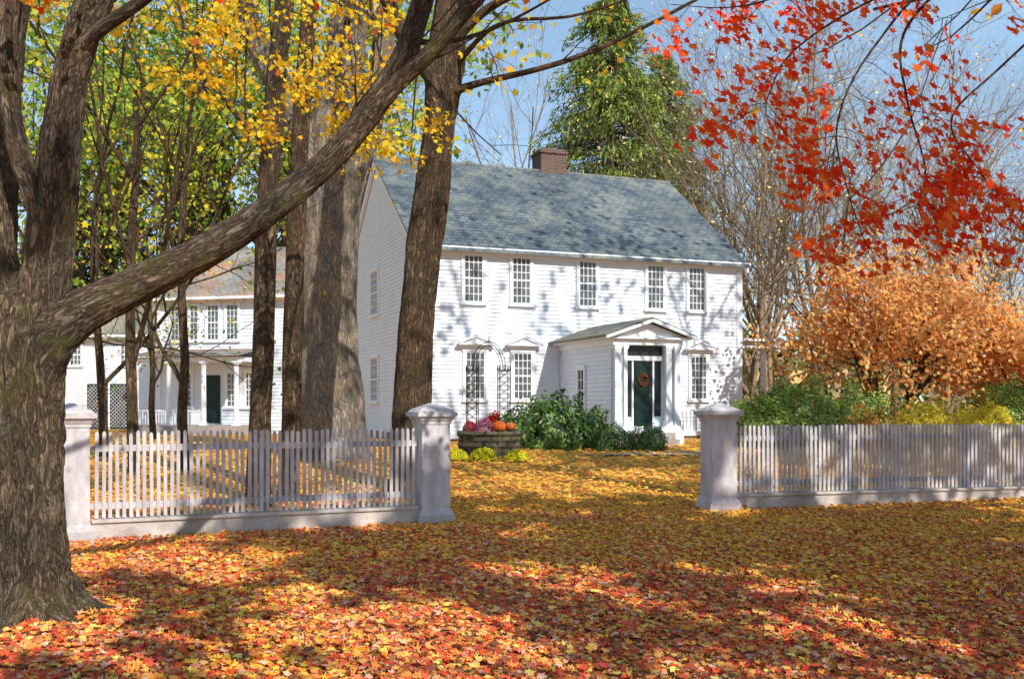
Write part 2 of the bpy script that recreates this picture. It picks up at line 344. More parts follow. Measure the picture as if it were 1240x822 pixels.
# ------------------------------------------------------------------ window / door parts
_wc = {}
def window(parent, x, y, z, w, h, cols=4, rows=6, rotz=0.0, hood=False, name='window', glass=None):
    key = (round(w, 3), round(h, 3), cols, rows)
    if key not in _wc:
        a = MB(); c = 0.075
        a.box(-w/2-c, -w/2, -.075, .0, 0, h); a.box(w/2, w/2+c, -.075, .0, 0, h)
        a.box(-w/2-c-.02, w/2+c+.02, -.09, .0, h, h+.10); a.box(-w/2-c-.03, w/2+c+.03, -.12, .0, -.07, 0)
        g_ = MB(); g_.box(-w/2, w/2, -.036, -.01, 0, h)
        m_ = MB()
        for i in range(cols+1):
            t = .018 if i in (0, cols) else .010; xx = -w/2+.018+(w-.036)*i/cols; m_.box(xx-t, xx+t, -.062, -.0365, 0.0, h)
        for j in range(rows+1):
            t = .022 if j in (0, rows//2, rows) else .010; zz = .022+(h-.044)*j/rows; m_.box(-w/2+.001, w/2-.001, -.060, -.037, zz-t, zz+t)
        _wc[key] = (a.mesh('window', M_trim), g_.mesh('pane', glass or M_glass), m_.mesh('sash', M_trim))
    A, G, Mm = _wc[key]
    o = obj(name, A, parent, (x, y, z), rotz)
    obj('pane', G, o); obj('sash', Mm, o)
    if hood:
        k = MB(); e = w/2+.24
        k.box(-e+.07, e-.07, -.12, 0, h+.105, h+.17)
        k.box(-e, e, -.27, 0, h+.171, h+.215)
        k.prism([(-e+.03, h+.216), (e-.03, h+.216), (0, h+.40)], -.20, 0)
        for s in (-1, 1): k.prism([(s*(e+.03), h+.20), (s*(e+.03), h+.26), (0, h+.49), (0, h+.43)], -.30, -.201)
        obj('window_hood', k.mesh('window_hood', M_trim), o)
    return o
def siding(mb, frame, length, z0, z1, clip=None, exp=0.115):
    """lapped boards; frame maps (along, out, z) to local xyz"""
    z = z0
    while z < z1-1e-4:
        zt = min(z+exp, z1)
        if clip: a0, b0 = clip(z); a1, b1 = clip(zt)
        else: a0, b0, a1, b1 = 0, length, 0, length
        if b0-a0 < .02: break
        mb.poly([frame(a0, .034, z), frame(b0, .034, z), frame(b1, .008, zt), frame(a1, .008, zt)])
        mb.poly([frame(a0, .004, z), frame(b0, .004, z), frame(b0, .034, z), frame(a0, .034, z)])
        z = zt

# ------------------------------------------------------------------ white house
AX = math.radians(20.97)
H = thing('white_house', 'white clapboard colonial house with slate roof and brick chimney', 'house', (-2.64, 27.52, 0), AX)
HL, HW, ZB, ZE, ZR = 10.50, 9.3, .62, 5.97, 9.33
mb = MB()
mb.box(0, HL, 0, HW, ZB, ZE)
mb.poly([(0, 0, ZE), (0, HW, ZE), (0, HW/2, ZR)]); mb.poly([(HL, 0, ZE), (HL, HW/2, ZR), (HL, HW, ZE)])
siding(mb, lambda a, o_, z: (a, -o_, z), HL, ZB, ZE-.3)
sl = (ZR-ZE)/(HW/2)
def gclip(z):
    if z <= ZE: return 0, HW
    d = (z-ZE)/sl; return d, HW-d
siding(mb, lambda a, o_, z: (-o_, a, z), HW, ZB, ZR-.1, gclip)
siding(mb, lambda a, o_, z: (HL+o_, a, z), HW, ZB, ZR-.1, gclip)
obj('wall', mb.mesh('wall', M_white), H)
mb = MB(); mb.box(.02, HL-.02, .02, HW-.02, -.1, ZB); obj('foundation', mb.mesh('foundation', M_found), H)
mb = MB()
for x0, x1 in ((-.05, .14), (HL-.14, HL+.05)):
    mb.box(x0, x1, -.055, .0, ZB, ZE-.34)
mb.box(-.055, -.001, -.05, .14, ZB, ZE-.34); mb.box(-.055, -.001, HW-.14, HW, ZB, ZE-.2)
mb.box(-.06, HL+.06, -.07, 0, ZE-.33, ZE-.12)
mb.box(-.2, HL+.2, -.30, -.071, ZE-.17, ZE-.11)
mb.box(-.02, HL+.02, -.06, 0, ZB-.12, ZB+.06)
def rake(xa, xb):
    for sgn in (0, 1):
        f = (lambda y: y) if sgn == 0 else (lambda y: HW-y)
        y0, y1 = -.30, HW/2
        z0, z1 = ZE+sl*y0, ZR
        pts = [(y0, z0-.20), (y1, z1-.20), (y1, z1-.02), (y0, z0-.02)]
        for x in (xa, xb): mb.poly([(x, f(p[0]), p[1]) for p in pts])
        mb.poly([(xa, f(y0), z0-.20), (xb, f(y0), z0-.20), (xb, f(y1), z1-.20), (xa, f(y1), z1-.20)])
        mb.poly([(xa, f(y0), z0-.20), (xb, f(y0), z0-.20), (xb, f(y0), z0-.02), (xa, f(y0), z0-.02)])
rake(-.14, -.04); rake(HL+.04, HL+.12)
obj('trim', mb.mesh('trim', M_trim), H)
def gable_roof(x0, x1, W, ze, zr, ov, th, name, mat, parent, yoff=0.0):
    mb = MB(); s = (zr-ze)/(W/2); c = W/2+yoff
    for sg in (-1, 1):
        ye = c+sg*(W/2+ov); z0 = ze-s*ov
        p = [(x0, ye, z0), (x1, ye, z0), (x1, c, zr), (x0, c, zr)]
        q = [(a, b, z+th) for a, b, z in p]
        mb.poly(q); mb.poly(p[::-1]); mb.poly([p[0], p[1], q[1], q[0]]); mb.poly([p[1], p[2], q[2], q[1]]); mb.poly([p[3], p[0], q[0], q[3]])
    mb.box(x0, x1, c-.06, c+.06, zr+th-.03, zr+th+.03)
    return obj(name, mb.mesh(name, mat), parent)
R = gable_roof(-.18, HL+.14, HW, ZE, ZR, .34, .07, 'roof', M_slate, H)
mb = MB(); mb.box(-.47, .47, -.4, .4, -1.0, .62); mb.box(-.52, .52, -.45, .45, .621, .71); mb.box(-.45, .45, -.38, .38, .711, .78)
mb.box(-.38, -.05, -.25, .25, .781, .83); mb.box(.05, .38, -.25, .25, .781, .83)
obj('chimney', mb.mesh('chimney', M_brick), R, (6.1, HW/2+.3, 9.38))
WX = (1.65, 3.10, 5.20, 7.47, 8.90)
for x in WX: window(H, x, 0, 4.33, .58, 1.38)
for x in (1.70, 3.14, 8.98): window(H, x, 0, 1.60, .58, 1.36, hood=True)
window(H, 0, 4.9, 4.33, 1.0, 1.42, 6, 6, rotz=-math.pi/2); window(H, 0, 4.9, 1.55, 1.0, 1.42, 6, 6, rotz=-math.pi/2)
# enclosed entrance portico with a shallow recess at the door
UC = 5.30; HWD = .97; PD = 3.26; PF = 3.50; PZ = 3.14; FZ = .90
mb = MB()
mb.box(UC-HWD, UC+HWD, -PD, -.036, FZ, PZ-.1)
for s in (-1, 1):
    xa, xb = (UC-HWD, UC-HWD+.12) if s < 0 else (UC+HWD-.12, UC+HWD)
    mb.box(xa, xb, -PF, -PD-.001, FZ, PZ-.1)
siding(mb, lambda a, o_, z: (UC-HWD-o_, -PF+.12+a, z), PF-.16, FZ, PZ-.22)
siding(mb, lambda a, o_, z: (UC+HWD+o_, -PF+.12+a, z), PF-.16, FZ, PZ-.22)
PO = obj('portico', mb.mesh('portico', M_white), H, label='white enclosed entrance portico with shallow pediment')
mb = MB()
mb.box(UC-HWD-.06, UC+HWD+.06, -PF-.05, -.04, PZ-.12, PZ+.03)
mb.box(UC-HWD-.26, UC+HWD+.26, -PF-.18, -.04, PZ+.031, PZ+.085)
obj('entablature', mb.mesh('entablature', M_trim), PO)
mb = MB(); e = HWD+.20
mb.prism([(UC-e, PZ+.086), (UC+e, PZ+.086), (UC, PZ+.46)], -PF-.06, -PF+.06)
obj('pediment', mb.mesh('pediment', M_trim), PO)
mb = MB(); e = HWD+.38
for sg in (-1, 1):
    xe = UC+sg*e; z0 = PZ+.075; z1 = PZ+.55; d = .05
    p = [(xe, -PF-.28, z0), (xe, -.04, z0), (UC, -.04, z1), (UC, -PF-.28, z1)]; q = [(a, b, z+d) for a, b, z in p]
    mb.poly(p); mb.poly(q); mb.poly([p[0], p[1], q[1], q[0]]); mb.poly([p[0], p[3], q[3], q[0]])
obj('portico_roof', mb.mesh('portico_roof', M_shingle), PO)
for sg in (-1, 1):
    mb = MB(); xe = UC+sg*e; p0 = (xe, PZ+.04); p1 = (UC+sg*.002, PZ+.50)
    mb.prism([(p0[0], p0[1]-.02), (p1[0], p1[1]-.03), (p1[0], p1[1]+.055), (p0[0], p0[1]+.045)], -PF-.33, -PF-.22)
    obj('raking_cornice', mb.mesh('raking_cornice', M_trim), PO)
def pilaster(hw_, h):
    a = MB(); a.box(-hw_-.02, hw_+.02, -.04, .10, 0, .14); a.box(-hw_, hw_, -.02, .09, .141, h-.12); a.box(-hw_-.015, hw_+.015, -.035, .1, h-.119, h-.07); a.box(-hw_-.03, hw_+.03, -.05, .1, h-.069, h)
    return a.mesh('pilaster', M_trim)
ph = PZ-.121-FZ
pmA = pilaster(.085, ph)
for dx in (-.88, .62, .88): obj('pilaster', pmA, PO, (UC+dx, -PF-.02, FZ))
pmB = pilaster(.05, ph)
obj('pilaster', pmB, PO, (UC-.66, -PF-.02, FZ))
def column(h):
    a = MB()
    a.box(-.125, .125, -.125, .125, 0, .08)
    a.lathe(0, 0, [(.12, .081), (.12, .12), (.10, .15), (.098, .16), (.085, h-.14), (.10, h-.12), (.09, h-.10), (.115, h-.07)], 20)
    a.box(-.125, .125, -.125, .125, h-.069, h-.001)
    return a.mesh('column', M_trim)
DX = UC-.04
mb = MB()
mb.box(UC-.58, UC+.56, -PD-.09, -PD-.001, 2.62, 2.74); mb.box(DX-.33, DX-.285, -PD-.07, -PD-.001, FZ, 2.62); mb.box(DX+.285, DX+.33, -PD-.07, -PD-.001, FZ, 2.62)
obj('door_surround', mb.mesh('door_surround', M_trim), PO)
for xa, xb in ((DX+.335, UC+.52), (UC-.58, DX-.335)):
    mb = MB(); mb.box(xa, xb, -PD-.02, -PD-.003, 1.15, 2.61); obj('sidelight', mb.mesh('sidelight', M_glassdark), PO)
mb = MB(); mb.box(UC-.55, UC+.53, -PD-.06, -PD-.003, 2.76, 3.0)
tr = obj('transom', mb.mesh('transom', M_glassdark), PO)
mb = MB(); mb.box(UC-1.02, UC+1.02, -PF-.12, -.01, .30, FZ-.001)
obj('porch_base', mb.mesh('porch_base', M_trim), PO)
for i in range(2):
    mb = MB(); mb.box(UC-.62, UC+.62, -PF-.12-.24*(i+1), -PF-.121-.24*i, .28, FZ-.17*(i+1)); obj('step', mb.mesh('step', M_step), PO)
window(PO, UC-HWD, -1.55, 1.25, .42, 1.2, 2, 4, rotz=-math.pi/2, name='narrow_window', glass=M_glassdark)
mb = MB(); mb.box(-.28, .28, -.05, -.003, 0, 1.71)
for zz0, zz1 in ((.12, .5), (.6, 1.0), (1.1, 1.58)):
    for s in (-1, 1): mb.box(min(s*.04, s*.22), max(s*.04, s*.22), -.062, -.0505, zz0, zz1)
D = obj('door', mb.mesh('door', M_door), H, (DX, -PD, FZ), label='dark green front door with raised panels')
mb = MB(); mb.lathe(.21, 0, [(.012, 0), (.03, .02), (.03, .04), (.01, .05)], 10)
obj('handle', mb.mesh('handle', M_brass), D, (0, -.06, .78))
mb = MB()
for i in range(9): xx = i*.11; mb.box(xx-.016, xx+.016, -.016, .016, .06, .56)
mb.box(-.06, .94, -.03, .03, .561, .61); mb.box(-.06, .94, -.02, .02, .02, .059)
mb.box(-.11, -.061, -.04, .04, -.2, .70); mb.box(.941, .99, -.04, .04, -.2, .70)
obj('railing', mb.mesh('railing', M_trim), H, (UC+1.15, -3.2, .72))
mb = MB()
mb.box(HL+.06, HL+1.9, 1.0, 5.0, 3.30, 3.52); mb.box(HL+.06, HL+2.1, .8, 5.2, 3.521, 3.60)
SP = obj('side_porch', mb.mesh('side_porch', M_trim), H)
mb = MB(); mb.box(HL+.06, HL+1.8, 1.1, 4.9, .3, .75); obj('porch_floor', mb.mesh('porch_floor', M_step), SP)
cm2 = column(2.55)
for yy in (1.2, 3.0, 4.8): obj('column', cm2, SP, (HL+1.7, yy, .75))
mb = MB()
for i in range(22): mb.box(HL+1.62+0.0, HL+1.65, 1.3+i*.16, 1.34+i*.16, .85, 1.45)
mb.box(HL+1.6, HL+1.67, 1.3, 4.8, 1.451, 1.5)
obj('railing', mb.mesh('railing', M_trim), SP)

# ------------------------------------------------------------------ rear wing and carriage house
def small_house(name, label, loc, rot, L, W, ze, zr, roofmat):
    t = thing(name, label, 'house', loc, rot)
    mb = MB(); mb.box(0, L, 0, W, .3, ze)
    mb.poly([(0, 0, ze), (0, W, ze), (0, W/2, zr)]); mb.poly([(L, 0, ze), (L, W/2, zr), (L, W, ze)])
    siding(mb, lambda a, o_, z: (a, -o_, z), L, .5, ze-.2, exp=.13)
    obj('wall', mb.mesh('wall', M_white), t)
    mb = MB(); mb.box(-.05, .14, -.06, 0, .4, ze-.22); mb.box(L-.14, L+.05, -.06, 0, .4, ze-.22); mb.box(-.06, L+.06, -.08, 0, ze-.21, ze-.02); mb.box(-.2, L+.2, -.30, -.081, ze-.12, ze-.03)
    obj('trim', mb.mesh('trim', M_trim), t)
    r = gable_roof(-.2, L+.2, W, ze, zr, .32, .08, 'roof', roofmat, t)
    return t, r
WG, WR = small_house('side_house', 'white clapboard house with covered porch behind tree trunks', (-13.5, 38.0, 0), math.radians(-14), 8.4, 6.5, 5.5, 7.7, M_shingle2)
mb = MB(); mb.box(-.3, .3, -.3, .3, -.8, .8); mb.box(-.34, .34, -.34, .34, .801, .9); obj('chimney', mb.mesh('chimney', M_brick), WR, (.7, 3.25, 7.7))
for x, w in ((.75, .36), (1.15, .36), (1.55, .36), (2.35, .5), (3.15, .5), (4.6, .5), (6.0, .5)): window(WG, x, 0, 3.85, w, 1.35, 2 if w < .4 else 3, 6)
for x, w in ((1.2, .5), (3.2, .55), (3.9, .4), (5.6, .5)): window(WG, x, 0, 1.35, w, 1.3, 3, 6)
mb = MB(); mb.box(-.3, .3, -.05, -.033, 0, 1.8); obj('door', mb.mesh('door', M_door), WG, (2.35, 0, .75))
mb = MB(); mb.box(.05, 4.3, -1.7, -.04, 3.0, 3.16)
PP = obj('porch', mb.mesh('porch', M_trim), WG)
mb = MB(); mb.box(0, 4.35, -1.75, -.04, .3, .7); obj('porch_floor', mb.mesh('porch_floor', M_step), PP)
mb = MB(); mb.poly([(-.12, -1.9, 3.18), (4.47, -1.9, 3.18), (4.47, -.04, 3.53), (-.12, -.04, 3.53)]); obj('porch_roof', mb.mesh('porch_roof', M_shingle2), PP)
cm3 = column(2.3)
for x in (.15, 1.5, 2.9, 4.2): obj('column', cm3, PP, (x, -1.6, .7))
mb = MB()
for i in range(24): mb.box(.3+i*.11, .33+i*.11, -1.62, -1.59, .72, 1.2)
mb.box(.25, 2.95, -1.64, -1.57, 1.201, 1.25)
obj('railing', mb.mesh('railing', M_trim), PP)
CH, CR = small_house('carriage_house', 'low white carriage house with dark green lattice doors', (-21.5, 42.5, 0), math.radians(-4), 7.0, 6, 4.4, 6.6, M_shingle)
window(CH, 5.2, 0, 3.1, .5, .9, 3, 4)
window(CH, 3.0, 0, 3.1, .5, .9, 3, 4)
for x in (3.95, 4.95):
    mb = MB(); mb.box(-.45, .45, -.05, -.033, 0, 1.9); dd = obj('door', mb.mesh('door', M_door), CH, (x, 0, .42))
    mb = MB()
    for i in range(-12, 13):
        for s in (1, -1):
            x0 = i*.16; za, zb = 0.05, 1.85; xa = x0; xb = x0+s*(zb-za); t0, t1 = 0.0, 1.0
            for lim in (-.43, .43):
                t = (lim-xa)/(xb-xa)
                if (s > 0) == (lim < 0): t0 = max(t0, t)
                else: t1 = min(t1, t)
            if t1-t0 > .02:
                A = (xa+(xb-xa)*t0, za+(zb-za)*t0); B = (xa+(xb-xa)*t1, za+(zb-za)*t1); w = .014; yo = -.056-(.004 if s > 0 else 0)
                mb.poly([(A[0]-w, yo, A[1]), (A[0]+w, yo, A[1]), (B[0]+w, yo, B[1]), (B[0]-w, yo, B[1])])
    obj('lattice', mb.mesh('lattice', M_fence), dd)

# ------------------------------------------------------------------ fence and gate piers
def pier_mesh():
    a = MB()
    a.box(-.235, .235, -.235, .235, -.05, .12); a.frus(0, 0, .121, .20, .225, .19); a.box(-.183, .183, -.183, .183, .201, 1.24)
    a.frus(0, 0, 1.241, 1.275, .195, .195); a.frus(0, 0, 1.276, 1.335, .20, .235); a.frus(0, 0, 1.336, 1.39, .255, .255); a.frus(0, 0, 1.391, 1.425, .235, .20); a.frus(0, 0, 1.426, 1.50, .19, .03)
    return a.mesh('gate_pier', M_fence)
pm = pier_mesh()
PA, PB, PC = (-4.78, 10.80), (-1.01, 12.46), (2.88, 13.9)
angL = math.atan2(PB[1]-PA[1], PB[0]-PA[0]); angR = math.atan2(1.4, 5.0)
for (x, y), an in ((PA, angL), (PB, angL), (PC, angR)):
    thing('gate_pier', 'white painted square gate pier with moulded cap', 'gate pier', (x, y, float(gz(y))), an, 'fence piers', pm)
def fence(p0, ang, L, label):
    f = thing('picket_fence', label, 'fence', (p0[0], p0[1], float(gz(p0[1]))), ang)
    a = MB(); a.box(.2, L-.2, -.10, .10, -.1, .20); a.box(.2, L-.2, -.13, .13, .201, .235); obj('plinth', a.mesh('plinth', M_plinth), f)
    for z in (.34, .97):
        a = MB(); a.box(.19, L-.19, -.03, .03, z, z+.07); obj('rail', a.mesh('rail', M_fence), f)
    a = MB(); n = int((L-.45)/.070)
    for i in range(n):
        x = .25+(L-.5)*i/(n-1)+random.uniform(-.004, .004); t = random.uniform(-.014, .014); l = random.uniform(-.006, .006)
        w = .0190
        k = len(a.v)
        for z, s, yo in ((.245, 1, 0), (1.16+t, 1, l), (1.185+t, .5, l)):
            q = 0 if z < .3 else l
            a.v += [(x-w*s+q, -.055+yo, z), (x+w*s+q, -.055+yo, z), (x+w*s+q, -.031, z), (x-w*s+q, -.031, z)]
        for q in (0, 4):
            for e_ in range(4): e2 = (e_+1) % 4; a.f.append((k+q+e_, k+q+e2, k+q+4+e2, k+q+4+e_))
        a.f.append((k+8, k+9, k+10, k+11))
    obj('pickets', a.mesh('pickets', M_fence), f)
    m = max(2, int(L/2.0)); a = MB(); a.box(-.045, .045, -.0, .09, .236, 1.10); pme = a.mesh('post', M_fence)
    for i in range(1, m): obj('post', pme, f, (L*i/m, 0, 0))
fence(PA, angL, math.hypot(PB[0]-PA[0], PB[1]-PA[1]), 'weathered white picket fence on a stone plinth under maple')
fence(PC, angR, 8.3, 'weathered white picket fence on plinth before shrubs')
fence((PA[0]-6*math.cos(angL), PA[1]-6*math.sin(angL)), angL, 6.0, 'weathered white picket fence behind the thick maple trunk')

# ------------------------------------------------------------------ trees
def radii(ctrl, n): return np.interp(np.linspace(0, 1, n), np.linspace(0, 1, len(ctrl)), ctrl)
def limb(T, ctrl, rad, sides=12, per=8, rough=0.0, seed=0.0, fs=6.0):
    p = catmull(ctrl, per); T.add(p, radii(rad, len(p)), sides, rough, seed, fs)
def twigs(T, path, n, L, r, rng, tips, up=0.0, lv=2, spread=(30, 65), nch=(3, 3)):
    p = catmull(path, 8)
    for i in range(n):
        k = rng.integers(len(p)//5, len(p)-1); d = p[k+1]-p[k] if k+1 < len(p) else p[k]-p[k-1]; d = d/np.linalg.norm(d)
        q = d+rng.normal(0, .7, 3); q[2] += up; q /= np.linalg.norm(q)
        grow(T, p[k], q, L*rng.uniform(.6, 1.2), r, 2, 2+lv-1, (0, 0)+tuple(nch)+(2,), spread, up*0.1, tips, rng, 0.15)

def big_maple():
    base = (-3.34, 7.0, 0); t = thing('maple_tree', 'thick furrowed maple with a heavy limb reaching over fence', 'tree', base)
    T = Tubes(); rng = np.random.default_rng(3)
    sc = lambda L_, k=.88: [q*k for q in L_]
    limb(T, [(-3.38, 7.0, -.15), (-3.39, 7.0, .02), (-3.41, 7.0, .22), (-3.43, 7.0, .85), (-3.42, 7.0, 1.43), (-3.41, 7.0, 1.84), (-3.39, 7.02, 2.12), (-3.38, 7.05, 2.4)],
         sc([.48, .41, .345, .295, .28, .285, .27, .16], .90), 120, 26, .20, 1.3, 13)
    for k in range(7):
        a = k*.9+.3; r0 = .27; d = (math.cos(a), math.sin(a))
        limb(T, [(-3.40+d[0]*r0*.6, 7+d[1]*r0*.6, .28), (-3.40+d[0]*.36, 7+d[1]*.36, .06), (-3.40+d[0]*.54, 7+d[1]*.54, -.01), (-3.40+d[0]*.75, 7+d[1]*.75, -.07)], [.12, .09, .055, .03], 14, 6, .1, k, 8)
    st1 = [(-3.38, 7.02, 1.55), (-3.32, 7.02, 1.95), (-3.28, 7.0, 2.3), (-3.24, 6.98, 2.66), (-3.18, 6.95, 3.17), (-3.07, 6.92, 3.75), (-2.87, 6.9, 4.34), (-2.5, 6.9, 5.3), (-2.3, 7.0, 6.6)]
    limb(T, st1, sc([.19, .195, .18, .16, .15, .14, .13, .11, .08], .90), 70, 15, .20, 4.1, 13)
    st2 = [(-3.45, 7.05, 1.5), (-3.52, 7.05, 1.9), (-3.60, 7.08, 2.25), (-3.68, 7.1, 2.65), (-3.66, 7.12, 3.4), (-3.57, 7.15, 4.34), (-3.4, 7.2, 5.5), (-3.6, 7.2, 7)]
    limb(T, st2, sc([.18, .18, .17, .145, .13, .12, .11, .08], .90), 60, 14, .20, 7.7, 13)
    st3 = [(-3.27, 6.9, 2.8), (-3.40, 6.82, 3.3), (-3.43, 6.75, 3.9), (-3.32, 6.7, 4.6), (-3.1, 6.6, 6.0)]
    limb(T, st3, [.075, .07, .065, .06, .05], 26, 10, .1, 9.7, 8)
    main = [(-3.46, 7.02, 1.30), (-3.40, 7.0, 1.62), (-3.28, 6.98, 1.90), (-3.10, 6.99, 2.08), (-2.84, 7.0, 2.23), (-2.42, 7.02, 2.44), (-1.86, 7.06, 2.77), (-1.40, 7.1, 3.14), (-1.06, 7.14, 3.56), (-.82, 7.16, 3.93), (-.68, 7.18, 4.30), (-.48, 7.2, 4.95), (-.3, 7.4, 6.2)]
    limb(T, main, [.17, .18, .18, .165, .140, .118, .107, .100, .095, .087, .077, .06, .03], 66, 18, .20, 12.5, 13)
    br2 = [(-1.04, 7.13, 3.56), (-.85, 7.1, 3.75), (-.56, 7.06, 4.0), (-.17, 7.0, 4.42), (.35, 6.95, 4.85), (1.3, 6.9, 5.5), (2.3, 7.0, 6.2)]
    limb(T, br2, sc([.08, .075, .066, .055, .045, .035, .02]), 30, 12, .14, 15.5, 12)
    b3 = [(-3.08, 6.9, 3.85), (-2.85, 6.8, 4.02), (-2.5, 6.7, 4.2), (-2.1, 6.6, 4.45), (-1.5, 6.6, 4.9)]
    limb(T, b3, [.065, .05, .042, .035, .03], 18, 8, .05, 20.5, 9)
    b4 = [(-2.9, 6.95, 4.3), (-2.5, 6.9, 4.6), (-1.9, 6.8, 5.2), (-1.2, 6.5, 5.8)]
    limb(T, b4, [.08, .07, .05, .03], 14, 8, .05, 22.5, 9)
    limb(T, [(-.75, 7.16, 4.1), (-.45, 7.3, 4.15), (-.05, 7.4, 4.32), (.5, 7.6, 4.7)], [.024, .018, .012, .006], 8, 6)
    tips = []
    for pth, n in ((main[6:], 9), (br2, 8), (b3, 5), (b4, 6)): twigs(T, pth, n, .9, .008, rng, tips, .3)
    for st in (st1, st2, st3):
        for i in range(2):
            grow(T, st[-1], rng.normal(0, .6, 3)+(0, -.1, .8), 2.4, .05, 1, 4, (0, 4, 4, 4), (25, 60), .03, tips, rng)
    tips = [p for p in tips if p[2] > 4.3]
    obj('trunk', T.mesh('trunk', M_barkbig, base), t)
    P = around(tips, 3, .14, rng); P = P[P[:, 2] > 4.3]
    keep = rng.uniform(0, 1, len(P)) < .4; P = P[keep]
    P2 = around([(-3.9, 6.6, 4.25), (-3.4, 6.4, 4.2), (-3.1, 6.3, 4.1), (-2.9, 6.4, 4.25)], 22, (.18, .15, .06), rng); P = np.vstack([P, P2])
    me = leaf_mesh('crown', P, rng.uniform(.06, .10, len(P)), pal(len(P), [(.85, .09, .02), (.9, .2, .03), (.9, .4, .04)], .2), M_leafred, MAPLE, .3, np.tile((0, 0, 1.), (len(P), 1)), .5, base)
    obj('crown', me, t)
big_maple()

def trunk_tree(name, label, base, ctrl, rad, mat, seed, sides=26, rough=.06, extra=(), fs=5.0, leafcol=None, nleaf=4, lsize=(.1, .16), ntop=5, keep=1.0):
    t = thing(name, label, 'tree', base); T = Tubes(); rng = np.random.default_rng(seed); tips = []
    limb(T, ctrl, rad, sides, 14, rough, seed*1.7, fs)
    for e_, r_ in extra: limb(T, e_, r_, 12, 8, .04, seed*.7); twigs(T, e_, 7, .9, .012, rng, tips, .1)
    for i in range(ntop):
        grow(T, ctrl[-1 if i < 3 else -2], rng.normal(0, .55, 3)+np.array((0, 0, .9)), 3.2, rad[-1]*.6, 1, 4, (0, 4, 4, 4), (25, 55), .03, tips, rng)
    obj('trunk', T.mesh('trunk', mat, base), t)
    P = around(tips, nleaf, .22, rng); P = P[rng.uniform(0, 1, len(P)) < keep]
    me = leaf_mesh('crown', P, rng.uniform(lsize[0], lsize[1], len(P)), pal(len(P), leafcol, .2), M_leaf, MAPLE, .2, np.tile((0, 0, 1.), (len(P), 1)), .4, base)
    obj('crown', me, t)
    return t, tips
YEL = [(.94, .60, .03), (.95, .70, .05), (.94, .48, .03), (.78, .62, .06)]
gb = float(gz(16))
kk = .82
trunk_tree('maple_tree', 'tall straight brown trunk standing before the white house', (-1.66, 16, gb),
           [(-1.67, 16, gb-.15), (-1.66, 16, gb+.1), (-1.62, 16, 1.2), (-1.55, 16, 2.67), (-1.45, 16, 3.7), (-1.33, 16, 4.66), (-1.17, 16, 5.99), (-1.06, 16, 7.1), (-.98, 16, 8.1), (-.85, 16, 10), (-.7, 16, 12)],
           [q*kk for q in (.48, .41, .36, .345, .335, .33, .33, .35, .30, .24, .16)], M_barkdark, 21, 56, .13,
           extra=[([(-1.0, 15.9, 6.45), (-.5, 15.8, 6.58), (.4, 15.7, 6.76), (1.1, 15.6, 6.95), (1.86, 15.5, 7.25), (3.2, 15.3, 7.9), (4.4, 15.2, 8.6)], [.08, .055, .045, .04, .03, .025, .015]),
                  ([(-1.2, 15.9, 6.6), (-1.7, 15.8, 7.3), (-2.1, 15.6, 8.2), (-2.4, 15.5, 9.4)], [.15, .13, .11, .08]),
                  ([(-1.0, 15.9, 7.2), (-.4, 15.7, 7.7), (.5, 15.4, 8.1), (1.6, 15, 8.9)], [.08, .07, .05, .03]),
                  ([(-.9, 15.9, 6.9), (-.2, 15.0, 7.2), (.9, 14.4, 7.1), (2.0, 14, 7.3)], [.05, .03, .02, .012])],
           leafcol=YEL, nleaf=1)
g1 = float(gz(14.6)); kk = .85
trunk_tree('oak_tree', 'slim leaning brown trunk behind the picket fence', (-3.71, 14.5, g1),
           [(-3.72, 14.5, g1-.1), (-3.71, 14.5, g1+.1), (-3.66, 14.5, 1.5), (-3.61, 14.5, 2.56), (-3.55, 14.5, 4.36), (-3.43, 14.5, 6.17), (-3.31, 14.5, 7.4), (-3.2, 14.5, 9.5)],
           [q*kk for q in (.27, .215, .19, .185, .18, .165, .155, .10)], M_barkdark, 33, 32, .12,
           extra=[([(-3.5, 14.4, 5.2), (-4.0, 14.2, 5.7), (-4.5, 14.0, 6.6)], [.05, .04, .02])], leafcol=YEL, nleaf=1, ntop=2, keep=.5)
g2 = float(gz(15))
trunk_tree('oak_tree', 'slim straight brown trunk beside its leaning twin', (-3.42, 15.2, g2),
           [(-3.42, 15.2, g2-.1), (-3.41, 15.2, g2+.1), (-3.36, 15.2, 1.5), (-3.34, 15.2, 2.6), (-3.28, 15.2, 4.46), (-3.19, 15.2, 6.33), (-3.09, 15.2, 7.58), (-2.9, 15.2, 10)],
           [q*.74 for q in (.27, .225, .205, .20, .19, .175, .165, .10)], M_barkdark, 35, 32, .12, leafcol=YEL, nleaf=1, ntop=2, keep=.5)
g3 = float(gz(21))
trunk_tree('maple_tree', 'massive pale grey trunk with flaring base beside house', (-3.83, 21, g3),
           [(-3.80, 21, g3-.2), (-3.81, 21, g3+.1), (-3.83, 21, 1.4), (-3.87, 21, 3.03), (-3.83, 21, 4.78), (-3.76, 21, 6.2), (-3.7, 21, 7.2), (-3.55, 21, 8.6), (-3.4, 21, 10.4), (-3.2, 21, 13)],
           [.95, .82, .69, .62, .59, .64, .58, .42, .36, .25], M_barkgrey, 41, 70, .10,
           extra=[([(-3.5, 20.9, 6.0), (-3.0, 20.8, 7.3), (-2.7, 20.7, 8.7), (-2.5, 20.6, 10.5)], [.32, .28, .24, .2]),
                  ([(-4.0, 20.9, 6.3), (-4.6, 20.8, 7.6), (-5.3, 20.7, 9.0), (-5.9, 20.6, 10.8)], [.34, .28, .25, .2])], fs=3.0, leafcol=YEL, nleaf=1, ntop=2, keep=.6)

